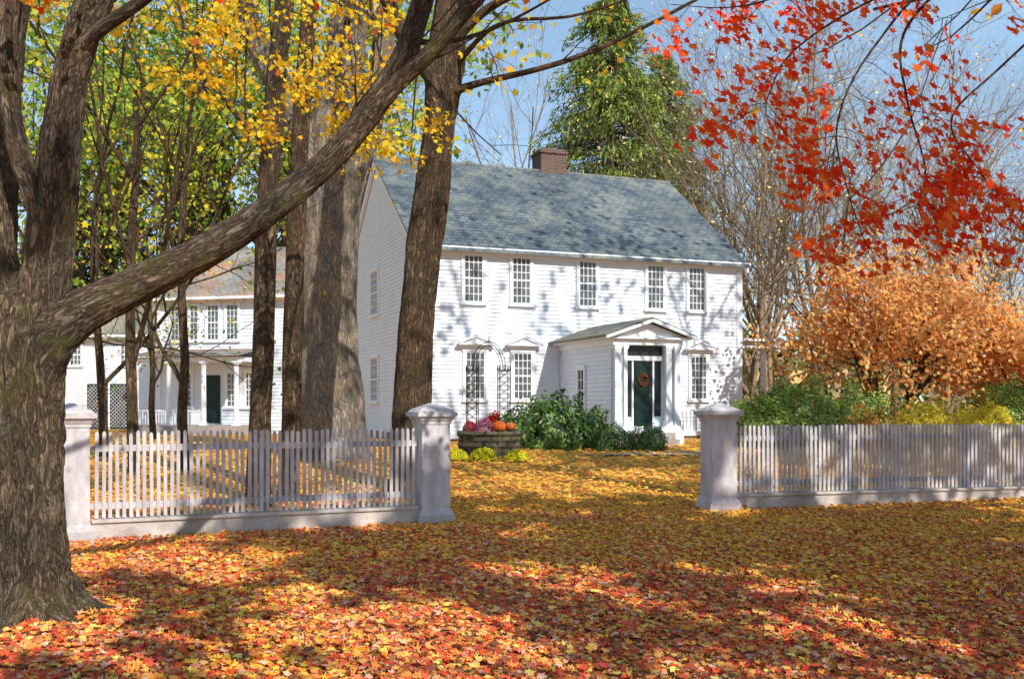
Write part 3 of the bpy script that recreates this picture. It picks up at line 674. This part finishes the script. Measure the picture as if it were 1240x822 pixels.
def small_tree(label, base, H_, seed, col, n, mat=M_barkdark, r=.11, nch=(6, 5, 4, 4), d=(0, 0, 1), ls=(.08, .14), spread=(25, 60), name='maple_tree', sp=.25, up=.05, lm=None, ratio=(.45, .7), start=.3, shape=MAPLE):
    base = (base[0], base[1], float(gz(base[1])))
    t = thing(name, label, 'tree', base); T = Tubes(); rng = np.random.default_rng(seed); tips = []
    grow(T, (base[0], base[1], base[2]-.1), d, H_, r, 0, 4 if len(nch) > 3 else 3, nch, spread, up, tips, rng, .09, ratio, start)
    obj('trunk', T.mesh('trunk', mat, base), t)
    if n > 0:
        tp = tips if n >= 1 else [p for p in tips if rng.uniform() < n]
        P = around(tp, max(1, int(n)), sp, rng)
        me = leaf_mesh('crown', P, rng.uniform(ls[0], ls[1], len(P)), pal(len(P), col, .25), lm or M_leaf, shape, .15, np.tile((0, 0, 1.), (len(P), 1)), .4, base)
        obj('crown', me, t)
    return t
YG = [(.54, .56, .07), (.76, .66, .06), (.30, .42, .06), (.88, .66, .06), (.18, .30, .05)]
GG = [(.24, .38, .06), (.38, .50, .08), (.15, .26, .05), (.56, .56, .08)]
small_tree('slender crooked tree with sparse yellow leaves on lawn', (-6.9, 18.2), 7.0, 52, YG, 1, r=.11, nch=(6, 4, 4, 3), d=(.03, 0, 1), start=.22)
small_tree('slender leaning tree with bare twigs on lawn', (-6.1, 18.6), 6.6, 57, YG, .5, r=.10, nch=(5, 4, 3, 3), d=(-.12, 0, 1), start=.2)
small_tree('thin young tree with yellow green leaves near porch', (-8.6, 21), 7.0, 59, GG+YG, 3, r=.10, nch=(6, 4, 4, 3), start=.2)
small_tree('young golden tree half hiding the side porch', (-10.8, 30), 6.5, 64, YG, 3, r=.10, nch=(6, 4, 4, 3), start=.2)
small_tree('yellow green leafy tree beyond the white outbuilding', (-14, 47), 14, 60, GG, 7, r=.3, ls=(.28, .45), sp=.7, shape=OVAL)
small_tree('green and yellow tree behind carriage house', (-21, 50), 13, 61, GG, 8, r=.3, ls=(.28, .45), sp=.7, shape=OVAL)
small_tree('golden leafy tree behind the side house roof', (-9.5, 50), 14, 62, YG+GG, 6, r=.3, ls=(.28, .45), sp=.7, shape=OVAL)

def yellow_boughs():
    base = (-6.9, 12.2, 0); t = thing('maple_tree', 'maple with bright yellow leaves hanging over the fence', 'tree', base)
    T = Tubes(); rng = np.random.default_rng(71); tips = []
    limb(T, [(-6.9, 12.2, -.1), (-6.85, 12.2, 1.5), (-6.9, 12.1, 3.2), (-6.7, 12, 5.0), (-6.4, 12, 7), (-6.0, 12, 9)], [.36, .29, .26, .23, .18, .10], 28, 10, .06, 3)
    CL = [(-4.3, 11.2, 5.75), (-3.65, 11.2, 5.85), (-3.2, 11.0, 5.45), (-3.4, 11.0, 5.0), (-2.95, 11.0, 4.65), (-2.65, 11.1, 5.0), (-3.05, 11, 5.15), (-2.0, 11.3, 5.2), (-1.66, 11.3, 4.5), (-1.3, 11.3, 4.78), (-1.15, 11.3, 4.35), (-1.55, 11.2, 5.75), (-2.55, 11.0, 5.85), (-4.9, 11.2, 5.95), (-1.75, 11.2, 4.9)]
    hubs = [(-5.2, 11.6, 7.2), (-3.9, 11.3, 7.0), (-2.8, 11.2, 6.9), (-1.7, 11.3, 6.8), (-.7, 11.3, 6.9)]
    limb(T, [(-6.6, 12, 5.6)]+hubs, [.13, .11, .09, .07, .05, .03], 12, 8, .03, 5)
    for c in CL:
        h = min(hubs, key=lambda q: abs(q[0]-c[0])); h = np.array(h); c = np.array(c)
        mid = (h+c)/2+rng.normal(0, .12, 3); limb(T, [h, mid, c, c+(.05, 0, -.2)], [.022, .015, .008, .004], 5, 5)
        for i in range(4): grow(T, c*(.94-.04*i)+mid*(.06+.04*i), rng.normal(0, 1, 3)*(1, 1, .5), .42, .006, 3, 4, (0, 0, 0, 4), (25, 60), -.04, tips, rng)
    obj('trunk', T.mesh('trunk', M_barkdark, base), t)
    P = around(tips, 6, (.08, .08, .06), rng)
    me = leaf_mesh('crown', P, rng.uniform(.045, .085, len(P)), pal(len(P), YEL, .12), M_leaf, MAPLE, .35, np.tile((0.35, -.7, .6), (len(P), 1)), .5, base)
    obj('crown', me, t)
yellow_boughs()

def red_maple():
    base = (7.2, 9.4, 0); t = thing('maple_tree', 'red maple with drooping scarlet sprays over the fence', 'tree', base)
    T = Tubes(); rng = np.random.default_rng(81); tips = []
    limb(T, [(7.2, 9.4, -.1), (7.2, 9.4, .1), (7.15, 9.4, 2), (7.1, 9.3, 4), (6.9, 9.2, 6), (6.8, 9.1, 9)], [.42, .34, .28, .25, .2, .1], 26, 10, .05, 3)
    B = [([(7.0, 9.3, 5.2), (5.2, 8.8, 5.9), (3.6, 8.5, 5.50), (2.5, 8.5, 5.05), (1.9, 8.5, 4.88), (1.35, 8.5, 4.90)], 14, .42),
         ([(5.2, 8.8, 5.8), (3.9, 8.6, 5.3), (3.0, 8.5, 4.9), (2.4, 8.5, 4.5), (2.2, 8.5, 4.15), (2.15, 8.45, 3.95)], 11, .45),
         ([(5.4, 8.8, 5.6), (3.8, 8.6, 5.2), (3.1, 8.5, 4.55), (2.78, 8.5, 3.9), (2.85, 8.45, 3.3), (3.05, 8.45, 2.72)], 25, .44),
         ([(3.8, 8.6, 5.2), (3.3, 8.4, 4.6), (3.3, 8.3, 4.0), (3.45, 8.3, 3.4), (3.3, 8.3, 3.0)], 15, .45),
         ([(6.4, 9.0, 5.5), (5.0, 8.7, 5.0), (4.1, 8.5, 4.3), (3.75, 8.5, 3.9), (3.95, 8.4, 3.45), (4.35, 8.4, 2.95)], 22, .58),
         ([(6.6, 9.1, 5.4), (5.5, 8.7, 5.35), (4.4, 8.5, 5.05), (3.6, 8.5, 4.75)], 4, .6),
         ([(5.2, 8.8, 5.9), (4.2, 8.9, 5.6), (3.0, 9.0, 5.35), (2.2, 9.2, 5.2)], 8, .45)]
    for p, n, s0 in B:
        limb(T, p, list(np.linspace(.015, .003, len(p))), 7, 8)
        q = catmull(p, 10)
        for i in range(n):
            k = int(len(q)*rng.uniform(s0, .99)); d = rng.normal(0, 1, 3)*(1.0, .8, .22)+np.array((.15, 0, -.45))
            grow(T, q[k], d, rng.uniform(.28, .55), .0035, 3, 4, (0, 0, 0, 4), (25, 50), -.07, tips, rng)
    vis = len(tips)
    for i in range(3): grow(T, (6.9, 9.2, rng.uniform(7.5, 9)), rng.normal(0, .8, 3)+(0.5, 0.3, .6), 2.4, .08, 1, 4, (0, 4, 4, 4), (25, 60), .03, tips, rng)
    obj('trunk', T.mesh('trunk', M_barkdark, base), t)
    far = np.array([p for p in tips[vis:] if p[2] > 6.8])
    P = np.vstack([around(tips[:vis], 3, (.05, .05, .025), rng), around(far, 2, .2, rng)])
    RED = [(.95, .095, .028), (.95, .15, .035), (.92, .06, .022), (.95, .27, .05)]
    me = leaf_mesh('crown', P, rng.uniform(.056, .106, len(P)), pal(len(P), RED, .08, [.34, .32, .13, .21]), M_leafred, MAPLE, .55, np.tile((.5, -.78, .55), (len(P), 1)), .35, base)
    obj('crown', me, t)
red_maple()

def conifer(label, x, y, H_, R_, seed, col, n=9000, z0=.08, nb=260, ls=(.35, .65), ex=.6):
    b = (x, y, float(gz(y))); t = thing('spruce_tree', label, 'tree', b); rng = np.random.default_rng(seed)
    T = Tubes(); T.add(np.array([(x, y, b[2]-.1), (x, y, H_*.5), (x, y, H_)]), [.35, .2, .03], 10)
    hz = z0+(1-z0)*rng.uniform(0, 1, nb)**1.0; az = rng.uniform(0, 6.28, nb); ln = R_*(1-hz)**ex*rng.uniform(.5, 1.2, nb)+.3
    P = []; U = []; K = []
    per = n//nb
    for h, a, l in zip(hz, az, ln):
        s = rng.uniform(.1, 1, per)**.7; droop = .10*l*s+ .25*l*s*s-.18*l*s
        d = np.array((math.cos(a), math.sin(a), 0)); e = np.array((-d[1], d[0], 0))
        wd = rng.normal(0, .14, per)*l*(1-s*.6)
        p = np.array((x, y, h*H_))+d*(l*s)[:, None]+e*wd[:, None]; p[:, 2] -= droop+rng.uniform(0, .5, per)
        P.append(p); U.append(np.tile(d*.5+np.array((0, 0, -.7)), (per, 1))); K.append(np.full(per, rng.uniform(.65, 1.2)))
        T.add(np.array([(x, y, h*H_), np.array((x, y, h*H_-.12*l))+d*l*.9]), [.04, .01], 4)
    P = np.vstack(P); U = np.vstack(U); K = np.concatenate(K)[:, None]
    obj('trunk', T.mesh('trunk', M_barkdark, b), t)
    me = leaf_mesh('crown', P, rng.uniform(ls[0], ls[1], len(P)), np.clip(pal(len(P), col, .25)*K, .01, .9), M_matte, QUAD*np.array((.34, 1)), .15, np.tile((0.3, -.6, 1.), (len(P), 1)), .2, b, upax=U)
    obj('crown', me, t)
CG = [(.22, .30, .07), (.30, .38, .08), (.37, .43, .10), (.13, .19, .05)]
CD = [(.05, .12, .03), (.10, .19, .04), (.15, .25, .045)]
conifer('tall yellow green spruce rising behind the slate roof', 4.7, 48, 21.3, 5.6, 91, CG, 56000, nb=600, ls=(.22, .40), ex=.48)
conifer('yellow green spruce partly hidden by the house roof', 7.9, 53, 20.0, 5.2, 92, CG, 38000, nb=440, ls=(.22, .42), ex=.48)
conifer('dark green spruce behind the side house', -17, 55, 18, 4.6, 93, CD, 14000, ls=(.4, .7))
conifer('dark green hemlock beyond the carriage house', -22.5, 56, 15, 4.8, 94, CD, 12000, ls=(.4, .7))
conifer('dark green spruce near the house gable', -12.0, 58, 19, 4.6, 95, CD, 13000, ls=(.4, .7))

def bare_proto(seed, H_, nch, spread, multi=1, fr=.10):
    T = Tubes(); rng = np.random.default_rng(seed); tips = []
    for k in range(multi):
        d = np.array((rng.normal(0, .28), rng.normal(0, .28), 1.0)) if multi > 1 else (0.03, 0, 1)
        grow(T, (rng.normal(0, .15)*multi*.4, rng.normal(0, .15), -.2), d, H_, .10 if multi > 1 else .16, 0, 4, nch, spread, .05, tips, rng, .08, (.4, .64), .2)
    me = T.mesh('trunk', M_twig)
    P = around(tips, 1, .25, rng); P = P[rng.uniform(0, 1, len(P)) < fr]
    lm = leaf_mesh('crown', P, rng.uniform(.09, .17, len(P)), pal(len(P), [(.72, .54, .24), (.78, .60, .22), (.58, .44, .22)], .2), M_matte, QUAD, .1, np.tile((0, 0, 1.), (len(P), 1)), .3)
    return me, lm
protos = [bare_proto(101, 13, (9, 6, 5, 4), (22, 55)), bare_proto(102, 11.5, (8, 5, 5, 5), (22, 55), 5, .15), bare_proto(103, 15, (9, 6, 5, 4), (20, 50))]
BT = [(1, 11.0, 42, 1.05, .3), (1, 14.2, 47, 1.15, 2.0), (0, 19.0, 50, 1.1, 1.1), (2, 24.0, 54, 1.05, 4.0), (1, 18.5, 43, .85, 3.3), (1, 12.8, 54, 1.2, 2.7), (0, -27, 52, 1.1, .5), (2, -13, 64, 1.2, 1.9), (0, -4.5, 62, 1.1, 3.0), (1, 23.5, 45, .75, 1.0), (2, 0.0, 66, 1.1, 1.3)]
for i, x, y, s, a in BT:
    t = thing('bare_tree', 'tall leafless tree with pale tan twigs', 'tree', (x, y, .38), a, 'bare trees behind the house'); t.scale = (s, s, s)
    obj('trunk', protos[i][0], t); obj('crown', protos[i][1], t)

OR = [(.92, .46, .14), (.94, .54, .19), (.87, .35, .10), (.94, .62, .26), (.76, .36, .14)]
def orange_tree(label, x, y, H_, seed, n=5, sp=.24):
    b = (x, y, float(gz(y))); t = thing('maple_tree', label, 'tree', b); T = Tubes(); rng = np.random.default_rng(seed); tips = []
    for k in range(8):
        a = k*.785; d = np.array((math.cos(a)*.5, math.sin(a)*.5, 1.0))
        grow(T, (x+math.cos(a)*.2, y+math.sin(a)*.2, b[2]-.1), d, H_*.70, .06, 1, 4, (0, 6, 5, 4), (25, 60), .0, tips, rng, .12, (.4, .60), .3)
    obj('trunk', T.mesh('trunk', M_twigred, b), t)
    tt = np.array([p for p in tips if p[2] > b[2]+H_*(.28+.25*(math.hypot(p[0]-x, p[1]-y) < 1.5))+rng.normal(0, .3) and mnoise.noise((p[0]*1.0, p[1]*1.0, p[2]*1.0)) > -.24])
    P = around(tt, n, sp, rng)
    me = leaf_mesh('crown', P, rng.uniform(.09, .165, len(P)), pal(len(P), OR, .18), M_leaf, MAPLE, .45, np.tile((.45, -.75, .6), (len(P), 1)), .3, b)
    obj('crown', me, t)
orange_tree('spreading multi stemmed tree with orange leaves by shrubs', 11.4, 30, 5.6, 111, 11)
orange_tree('small rounded orange leaved tree by shrubs', 15.8, 29.5, 4.1, 112, 10)

# ------------------------------------------------------------------ shrubs
def shrub(name, label, cx, cy, rx, ry, h, n, col, seed, size=(.06, .1), shape=OVAL, group=None, cat='shrub', mat=None, rough=.55):
    z0 = float(gz(cy)); b = (cx, cy, z0); rng = np.random.default_rng(seed)
    D_ = rng.normal(size=(n, 3)); D_[:, 2] = np.abs(D_[:, 2])*1.1-.25; D_ /= np.linalg.norm(D_, axis=1, keepdims=True)
    rad = np.array([.82+rough*mnoise.noise((d[0]*2.1+seed, d[1]*2.1, d[2]*2.1))+rough*.5*mnoise.noise((d[0]*5+seed, d[1]*5, d[2]*5)) for d in D_])*rng.uniform(.72, 1.05, n)**.6
    P = np.stack([cx+D_[:, 0]*rad*rx*1.05, cy+D_[:, 1]*rad*ry*1.05, z0+.12*h+np.clip(D_[:, 2], -.12, 1)*rad*h*1.05], 1)
    T = Tubes()
    for k in range(10):
        a = rng.uniform(0, 6.28); q = (cx+math.cos(a)*rx*.6, cy+math.sin(a)*ry*.6, z0+h*.65)
        T.add(np.array([(cx+math.cos(a)*.06, cy+math.sin(a)*.06, z0-.05), ((cx*1.2+q[0]*.8)/2, (cy*1.2+q[1]*.8)/2, z0+h*.3), q]), [.02, .015, .006], 5)
    t = thing(name, label, cat, b, 0, group)
    obj('stem', T.mesh('stem', M_twigred, b), t)
    obj('foliage', leaf_mesh('foliage', P, rng.uniform(size[0], size[1], n), pal(n, col, .35), mat or M_green, shape, .5, D_, .3, b), t)
    return t
GR = [(.07, .16, .03), (.12, .23, .04), (.18, .30, .05), (.045, .09, .02)]
GY = [(.20, .32, .05), (.33, .43, .07), (.13, .23, .04), (.48, .48, .08)]
RH = [(.10, .20, .045), (.17, .29, .06), (.26, .38, .09), (.06, .12, .03)]
shrub('rhododendron_bush', 'large loose green rhododendron by the stone planter', .95, 23.8, .85, .8, 1.25, 3800, RH, 201, (.09, .15))
shrub('rhododendron_bush', 'green rhododendron beside the portico wall', 1.9, 24.4, .65, .7, .95, 2800, RH, 202, (.08, .13))
shrub('box_bush', 'low clipped dark green box bush by steps', 2.35, 23.2, .55, .5, .64, 5000, GR, 203, (.035, .06), rough=.3)
shrub('box_bush', 'rounded dark green box bush by entrance steps', 3.15, 23.2, .55, .5, .62, 5000, GR, 204, (.035, .06), rough=.3)
shrub('rhododendron_bush', 'green shrub against the white clapboard wall', .2, 26.2, .9, .6, 1.0, 2600, RH, 205, (.08, .13))
for i, (x, y, rx, h, c, lb) in enumerate([(6.1, 24.6, 1.0, 1.2, GY, 'dense green hedge shrub beyond the fence'), (7.4, 25.2, 1.3, 1.6, GY, 'tall green shrub beyond the picket fence'), (8.9, 25.4, 1.3, 1.5, GY, 'rounded green shrub near the orange tree'), (7.6, 28.5, 1.1, 1.6, GR, 'dark green shrub beside the side porch'), (13.2, 25.5, 1.4, 1.3, GY, 'green shrub behind the picket fence'), (14.0, 27.5, 1.6, 1.7, GR, 'dark green shrub below orange leaves')]):
    shrub('hedge_shrub', lb, x, y, rx, rx*.8, h, 10500, c, 210+i, (.05, .09), rough=.35)
YB = [(.86, .64, .05), (.80, .60, .08), (.60, .56, .07), (.88, .70, .08)]
shrub('golden_shrub', 'golden yellow autumn shrub behind the fence', 9.9, 23.4, 1.1, .8, 1.15, 5500, YB, 221, (.05, .085), mat=M_leaf, rough=.35)
shrub('golden_shrub', 'golden yellow shrub beside green shrubs', 11.4, 23.8, .9, .8, 1.05, 4600, YB, 222, (.05, .085), mat=M_leaf, rough=.35)
shrub('red_leaved_shrub', 'low russet red shrub behind the fence', 8.2, 22.8, .8, .6, .98, 3600, [(.66, .20, .05), (.60, .32, .07), (.25, .26, .05)], 223, (.05, .08), mat=M_leaf)

def woodland():
    N = 13000; rng = np.random.default_rng(300)
    x = rng.uniform(-75, 75, N); y = rng.uniform(75, 100, N)
    hh = np.array([6+4*mnoise.noise((a*.12, b*.05, 0))+2*mnoise.noise((a*.5, b*.2, 4)) for a, b in zip(x, y)])
    z = .4+rng.uniform(0, 1, N)**.8*hh
    P = np.stack([x, y, z], 1)
    me = leaf_mesh('distant_woodland', P, rng.uniform(.8, 1.6, N), pal(N, [(.38, .31, .19), (.25, .28, .11), (.46, .37, .20), (.52, .35, .15), (.20, .24, .10)], .3), M_matte, OVAL*np.array((1.4, 1)), .3, np.tile((0.3, -1., .5), (N, 1)), .3, rng=rng)
    o = obj('distant_woodland', me); o['kind'] = 'stuff'; o['label'] = 'distant autumn woodland'
woodland()

# ------------------------------------------------------------------ planter, pumpkins, mums, arbor, wreath
px_, py_ = -.49, 21.6; pz = float(gz(py_))-.06
mb = MB()
mb.lathe(0, 0, [(.60, -.05), (.67, .05), (.66, .18), (.685, .30), (.665, .42), (.68, .50), (.71, .52), (.70, .60), (.56, .60), (.54, .52)], 36)
for i, v in enumerate(mb.v):
    f = 1+.035*mnoise.noise((v[0]*6, v[1]*6, v[2]*8)); mb.v[i] = (v[0]*f, v[1]*f, v[2]+.012*mnoise.noise((v[0]*9, v[1]*9, 3)))
pt = thing('stone_planter', 'round mossy fieldstone planter holding pumpkins and mums', 'planter', (px_, py_, pz), me=mb.mesh('stone_planter', M_stonewall))
M_pump = simple('pumpkin_skin', (.66, .12, .015), (.78, .18, .02), 4, .45, .15, 12)
M_stem = simple('pumpkin_stem', (.10, .10, .04), (.18, .15, .07), 10, .8, .3, 40)
def pumpkin(x, y, z, r, label):
    V = []; F = []; S, K = 48, 14
    for k in range(K+1):
        ph = math.pi*k/K
        for i in range(S):
            a = 2*math.pi*i/S; rib = 1-.10*abs(math.cos(a*5))**3*math.sin(ph); dip = .12*math.exp(-(ph/.35)**2)+.06*math.exp(-((math.pi-ph)/.3)**2)
            rr = r*math.sin(ph)*rib; V.append((rr*math.cos(a), rr*math.sin(a), r*.8*(math.cos(ph)*(1-dip*1.0))+r*.78))
    for k in range(K):
        for i in range(S): j = (i+1) % S; F.append((k*S+i, (k+1)*S+i, (k+1)*S+j, k*S+j))
    t = thing('pumpkin', label, 'pumpkin', (x, y, z), group='pumpkins on the planter')
    obj('fruit', raw_mesh('fruit', V, F, M_pump, True), t)
    T = Tubes(); T.add(np.array([(0, 0, r*1.38), (.01, 0, r*1.6), (.05, .02, r*1.78)]), [r*.14, r*.09, r*.10], 8); obj('stem', T.mesh('stem', M_stem), t)
pumpkin(px_+.22, py_-.38, pz+.60, .145, 'round orange pumpkin with curved stem on stone planter')
pumpkin(px_+.45, py_-.05, pz+.60, .12, 'smaller orange pumpkin resting on stone planter')
def mum(x, y, z, r, col, seed, label, h=None):
    rng = np.random.default_rng(seed); n = 900; h = h or r*.9
    D_ = rng.normal(size=(n, 3)); D_[:, 2] = np.abs(D_[:, 2]); D_ /= np.linalg.norm(D_, axis=1, keepdims=True)
    P = D_*np.array((r, r, h))*rng.uniform(.78, 1.16, (n, 1))+np.array((0, 0, .03))
    t = thing('chrysanthemum', label, 'flowers', (x, y, z))
    obj('blooms', leaf_mesh('blooms', P, rng.uniform(.03, .055, n), pal(n, col, .2), M_petal, MAPLE, .5, D_, .4), t)
    D2 = D_[:420]; P2 = D2*np.array((r, r, h))*.88+np.array((0, 0, .02))+rng.normal(0, .02, (420, 3))
    obj('leaves', leaf_mesh('leaves', P2, rng.uniform(.05, .08, 420), pal(420, GR, .3), M_green, OVAL, .5, D2, .3), t)
YM = [(.90, .74, .02), (.92, .82, .06)]
mum(-1.13, 20.6, float(gz(20.6)), .20, YM, 401, 'small mound of yellow mums on leafy ground')
mum(-.58, 20.3, float(gz(20.3)), .26, YM, 402, 'largest mound of yellow mums before the planter')
mum(.10, 20.3, float(gz(20.3)), .22, YM, 403, 'round mound of yellow mums beside the planter')
mum(px_-.12, py_-.2, pz+.56, .19, [(.70, .12, .26), (.80, .30, .42)], 404, 'pink mums in the stone planter', .27)
mum(px_-.42, py_, pz+.56, .14, [(.50, .04, .08), (.6, .10, .16)], 405, 'dark red mums in the stone planter', .2)
mum(px_+.10, py_+.25, pz+.56, .17, [(.62, .03, .02), (.75, .08, .03)], 406, 'red mums behind the pumpkins', .40)

def arbor():
    x0, y0 = -.60, 25.0; z0 = float(gz(y0)); t = thing('garden_arbor', 'black wrought iron garden arbor with arched top', 'arbor', (x0, y0, z0), math.radians(8))
    for s in (-1, 1):
        T = Tubes(); xc = s*.40
        for dx in (-.13, .13):
            for dy in (-.2, .2):
                T.add(np.array([(xc+dx, dy, 0), (xc+dx, dy, 1.05), (xc+dx, dy, 1.95)]), [.013]*3, 6)
                T.add(np.array([(xc+dx, dy, 1.95), (xc+dx, dy, 2.0), (xc+dx, dy, 2.1)]), [.026, .02, .003], 6)
        for dy in (-.2, .2):
            for k in range(9):
                za = .05+k*.209
                T.add(np.array([(xc-.13, dy, za), (xc+.13, dy, za+.209)]), [.007]*2, 4); T.add(np.array([(xc+.13, dy, za), (xc-.13, dy, za+.209)]), [.007]*2, 4)
            for zz in (.05, 1.0, 1.93): T.add(np.array([(xc-.14, dy, zz), (xc+.14, dy, zz)]), [.011]*2, 5)
        T.add(np.array([(xc, -.2, 1.93), (xc, -.2, 2.3)]), [.016, .004], 6)
        obj('side_panel', T.mesh('side_panel', M_iron), t)
    T = Tubes()
    for dy in (-.2, .2):
        for r in (.34, .42):
            a = np.linspace(0, math.pi, 25); T.add(np.stack([np.cos(a)*r, np.full(25, dy), 1.95+np.sin(a)*(r+.28)], 1), [.0075]*25, 6)
    for k in range(5):
        a = math.pi*k/4; T.add(np.array([(math.cos(a)*.42, -.2, 1.95+math.sin(a)*.70), (math.cos(a)*.42, .2, 1.95+math.sin(a)*.70)]), [.005]*2, 4)
    T.add(np.array([(0, -.2, 2.65), (0, -.2, 2.85)]), [.014, .003], 6)
    obj('arch', T.mesh('arch', M_iron), t)
arbor()
ca, sa = math.cos(AX), math.sin(AX)
def hw(u, v, z): return (-2.64+ca*u-sa*v, 27.52+sa*u+ca*v, z)
rng = np.random.default_rng(500); a = rng.uniform(0, 6.28, 500); rr = .13+rng.normal(0, .022, 500)
P = np.stack([np.cos(a)*rr, rng.normal(0, .015, 500), np.sin(a)*rr], 1)
wl = hw(DX, -PD-.085, 2.12)
w = thing('door_wreath', 'round autumn wreath with orange berries on green door', 'wreath', wl, AX, me=leaf_mesh('door_wreath', P, rng.uniform(.04, .07, 500), pal(500, [(.28, .09, .04), (.18, .13, .07), (.34, .05, .03), (.12, .11, .05)], .3), M_petal, OVAL, .3, np.tile((0, -1., 0), (500, 1)), .3))

# ------------------------------------------------------------------ trees standing behind and beside the viewer (they shade the ground)
def shade_tree(label, x, y, H_, seed, n, nch=(9, 5, 5, 3), r=.34, cut=.0, fr=.33, trunkf=.75, spread=(30, 62), lsz=(.22, .34), start=.42, sp=.3):
    b = (x, y, float(gz(y))); t = thing('maple_tree', label, 'tree', b); T = Tubes(); rng = np.random.default_rng(seed); tips = []
    grow(T, (x, y, b[2]-.1), (0, 0, 1), H_*trunkf, r, 0, 4, nch, spread, .03, tips, rng, .07, (.42, .66), start)
    obj('trunk', T.mesh('trunk', M_barkdark, b), t)
    tips = np.array(tips)
    nz = np.array([mnoise.noise((p[0]*fr, p[1]*fr, p[2]*fr+seed)) for p in tips]); tips = tips[nz > cut]
    P = around(tips, n, sp, rng)
    me = leaf_mesh('crown', P, rng.uniform(lsz[0], lsz[1], len(P)), pal(len(P), [(.8, .3, .05), (.85, .45, .06), (.7, .12, .04)], .2), M_matte, OVAL*np.array((1.6, 1)), .3, np.tile((.4, -.7, .6), (len(P), 1)), .3, b)
    obj('crown', me, t)
shade_tree('broad orange maple beside the lane', 7.2, -3.6, 10.5, 601, 18, nch=(8, 4, 4, 3), cut=.10, fr=.42, lsz=(.28, .42), sp=.24)
shade_tree('orange maple shading the lane verge', 12.8, -1.0, 10, 603, 16, nch=(8, 4, 4, 3), cut=.05, fr=.42, lsz=(.28, .42), sp=.24)
shade_tree('small orange maple shading the picket fence', 14.4, 4.0, 12.5, 606, 10, nch=(8, 4, 4, 3), cut=.06, fr=.6, start=.5)
shade_tree('tall sparse maple beyond the fence end', 13.5, 17.5, 16, 604, 2, nch=(9, 5, 4, 3), cut=.10, spread=(35, 65), fr=.5)
shade_tree('tall thinly leaved maple on the lawn edge', 10.5, 12.0, 19, 605, 3, nch=(9, 4, 4, 3), cut=.08, trunkf=.72, spread=(30, 60), start=.62, fr=.45)

# ------------------------------------------------------------------ light, sky, camera
S = Vector((.46, -.74, .62)).normalized()
sl_ = bpy.data.lights.new('Sun', 'SUN'); sl_.energy = 5.0; sl_.angle = math.radians(.5); sl_.color = (1, .965, .89)
so = bpy.data.objects.new('Sun', sl_); COL.objects.link(so); so.rotation_euler = S.to_track_quat('Z', 'Y').to_euler()
w = bpy.data.worlds.new('World'); scene.world = w; w.use_nodes = True; nt = w.node_tree; nt.nodes.clear()
sky = nt.nodes.new('ShaderNodeTexSky'); sky.sky_type = 'NISHITA'; sky.sun_disc = False
sky.sun_elevation = math.asin(S.z); sky.sun_rotation = math.atan2(S.x, S.y); sky.air_density = 1.0; sky.dust_density = .2; sky.ozone_density = 1.0
tc = nt.nodes.new('ShaderNodeTexCoord'); mp = nt.nodes.new('ShaderNodeMapping'); mp.inputs['Scale'].default_value = (1.2, 1.2, 3.5); nt.links.new(tc.outputs['Generated'], mp.inputs[0])
cn = nt.nodes.new('ShaderNodeTexNoise'); cn.inputs['Scale'].default_value = 2.2; cn.inputs['Detail'].default_value = 7; cn.inputs['Roughness'].default_value = .6; nt.links.new(mp.outputs[0], cn.inputs['Vector'])
cr = ramp(nt, [(.46, (.24, .24, .24)), (.76, (.7, .7, .7))]); nt.links.new(cn.outputs[0], cr.inputs[0])
mx = nt.nodes.new('ShaderNodeMixRGB'); mx.inputs[2].default_value = (3.9, 6.1, 8.3, 1); nt.links.new(cr.outputs[0], mx.inputs[0]); nt.links.new(sky.outputs[0], mx.inputs[1])
bg = nt.nodes.new('ShaderNodeBackground'); bg.inputs[1].default_value = .15; nt.links.new(mx.outputs[0], bg.inputs[0])
wo = nt.nodes.new('ShaderNodeOutputWorld'); nt.links.new(bg.outputs[0], wo.inputs[0])
cd = bpy.data.cameras.new('Camera'); cam = bpy.data.objects.new('Camera', cd); COL.objects.link(cam)
cam.location = (0, 0, 1.5); cam.rotation_euler = (math.radians(90), 0, 0); cd.lens = 35; cd.sensor_width = 36; cd.shift_y = .0621; cd.clip_end = 3000
scene.camera = cam
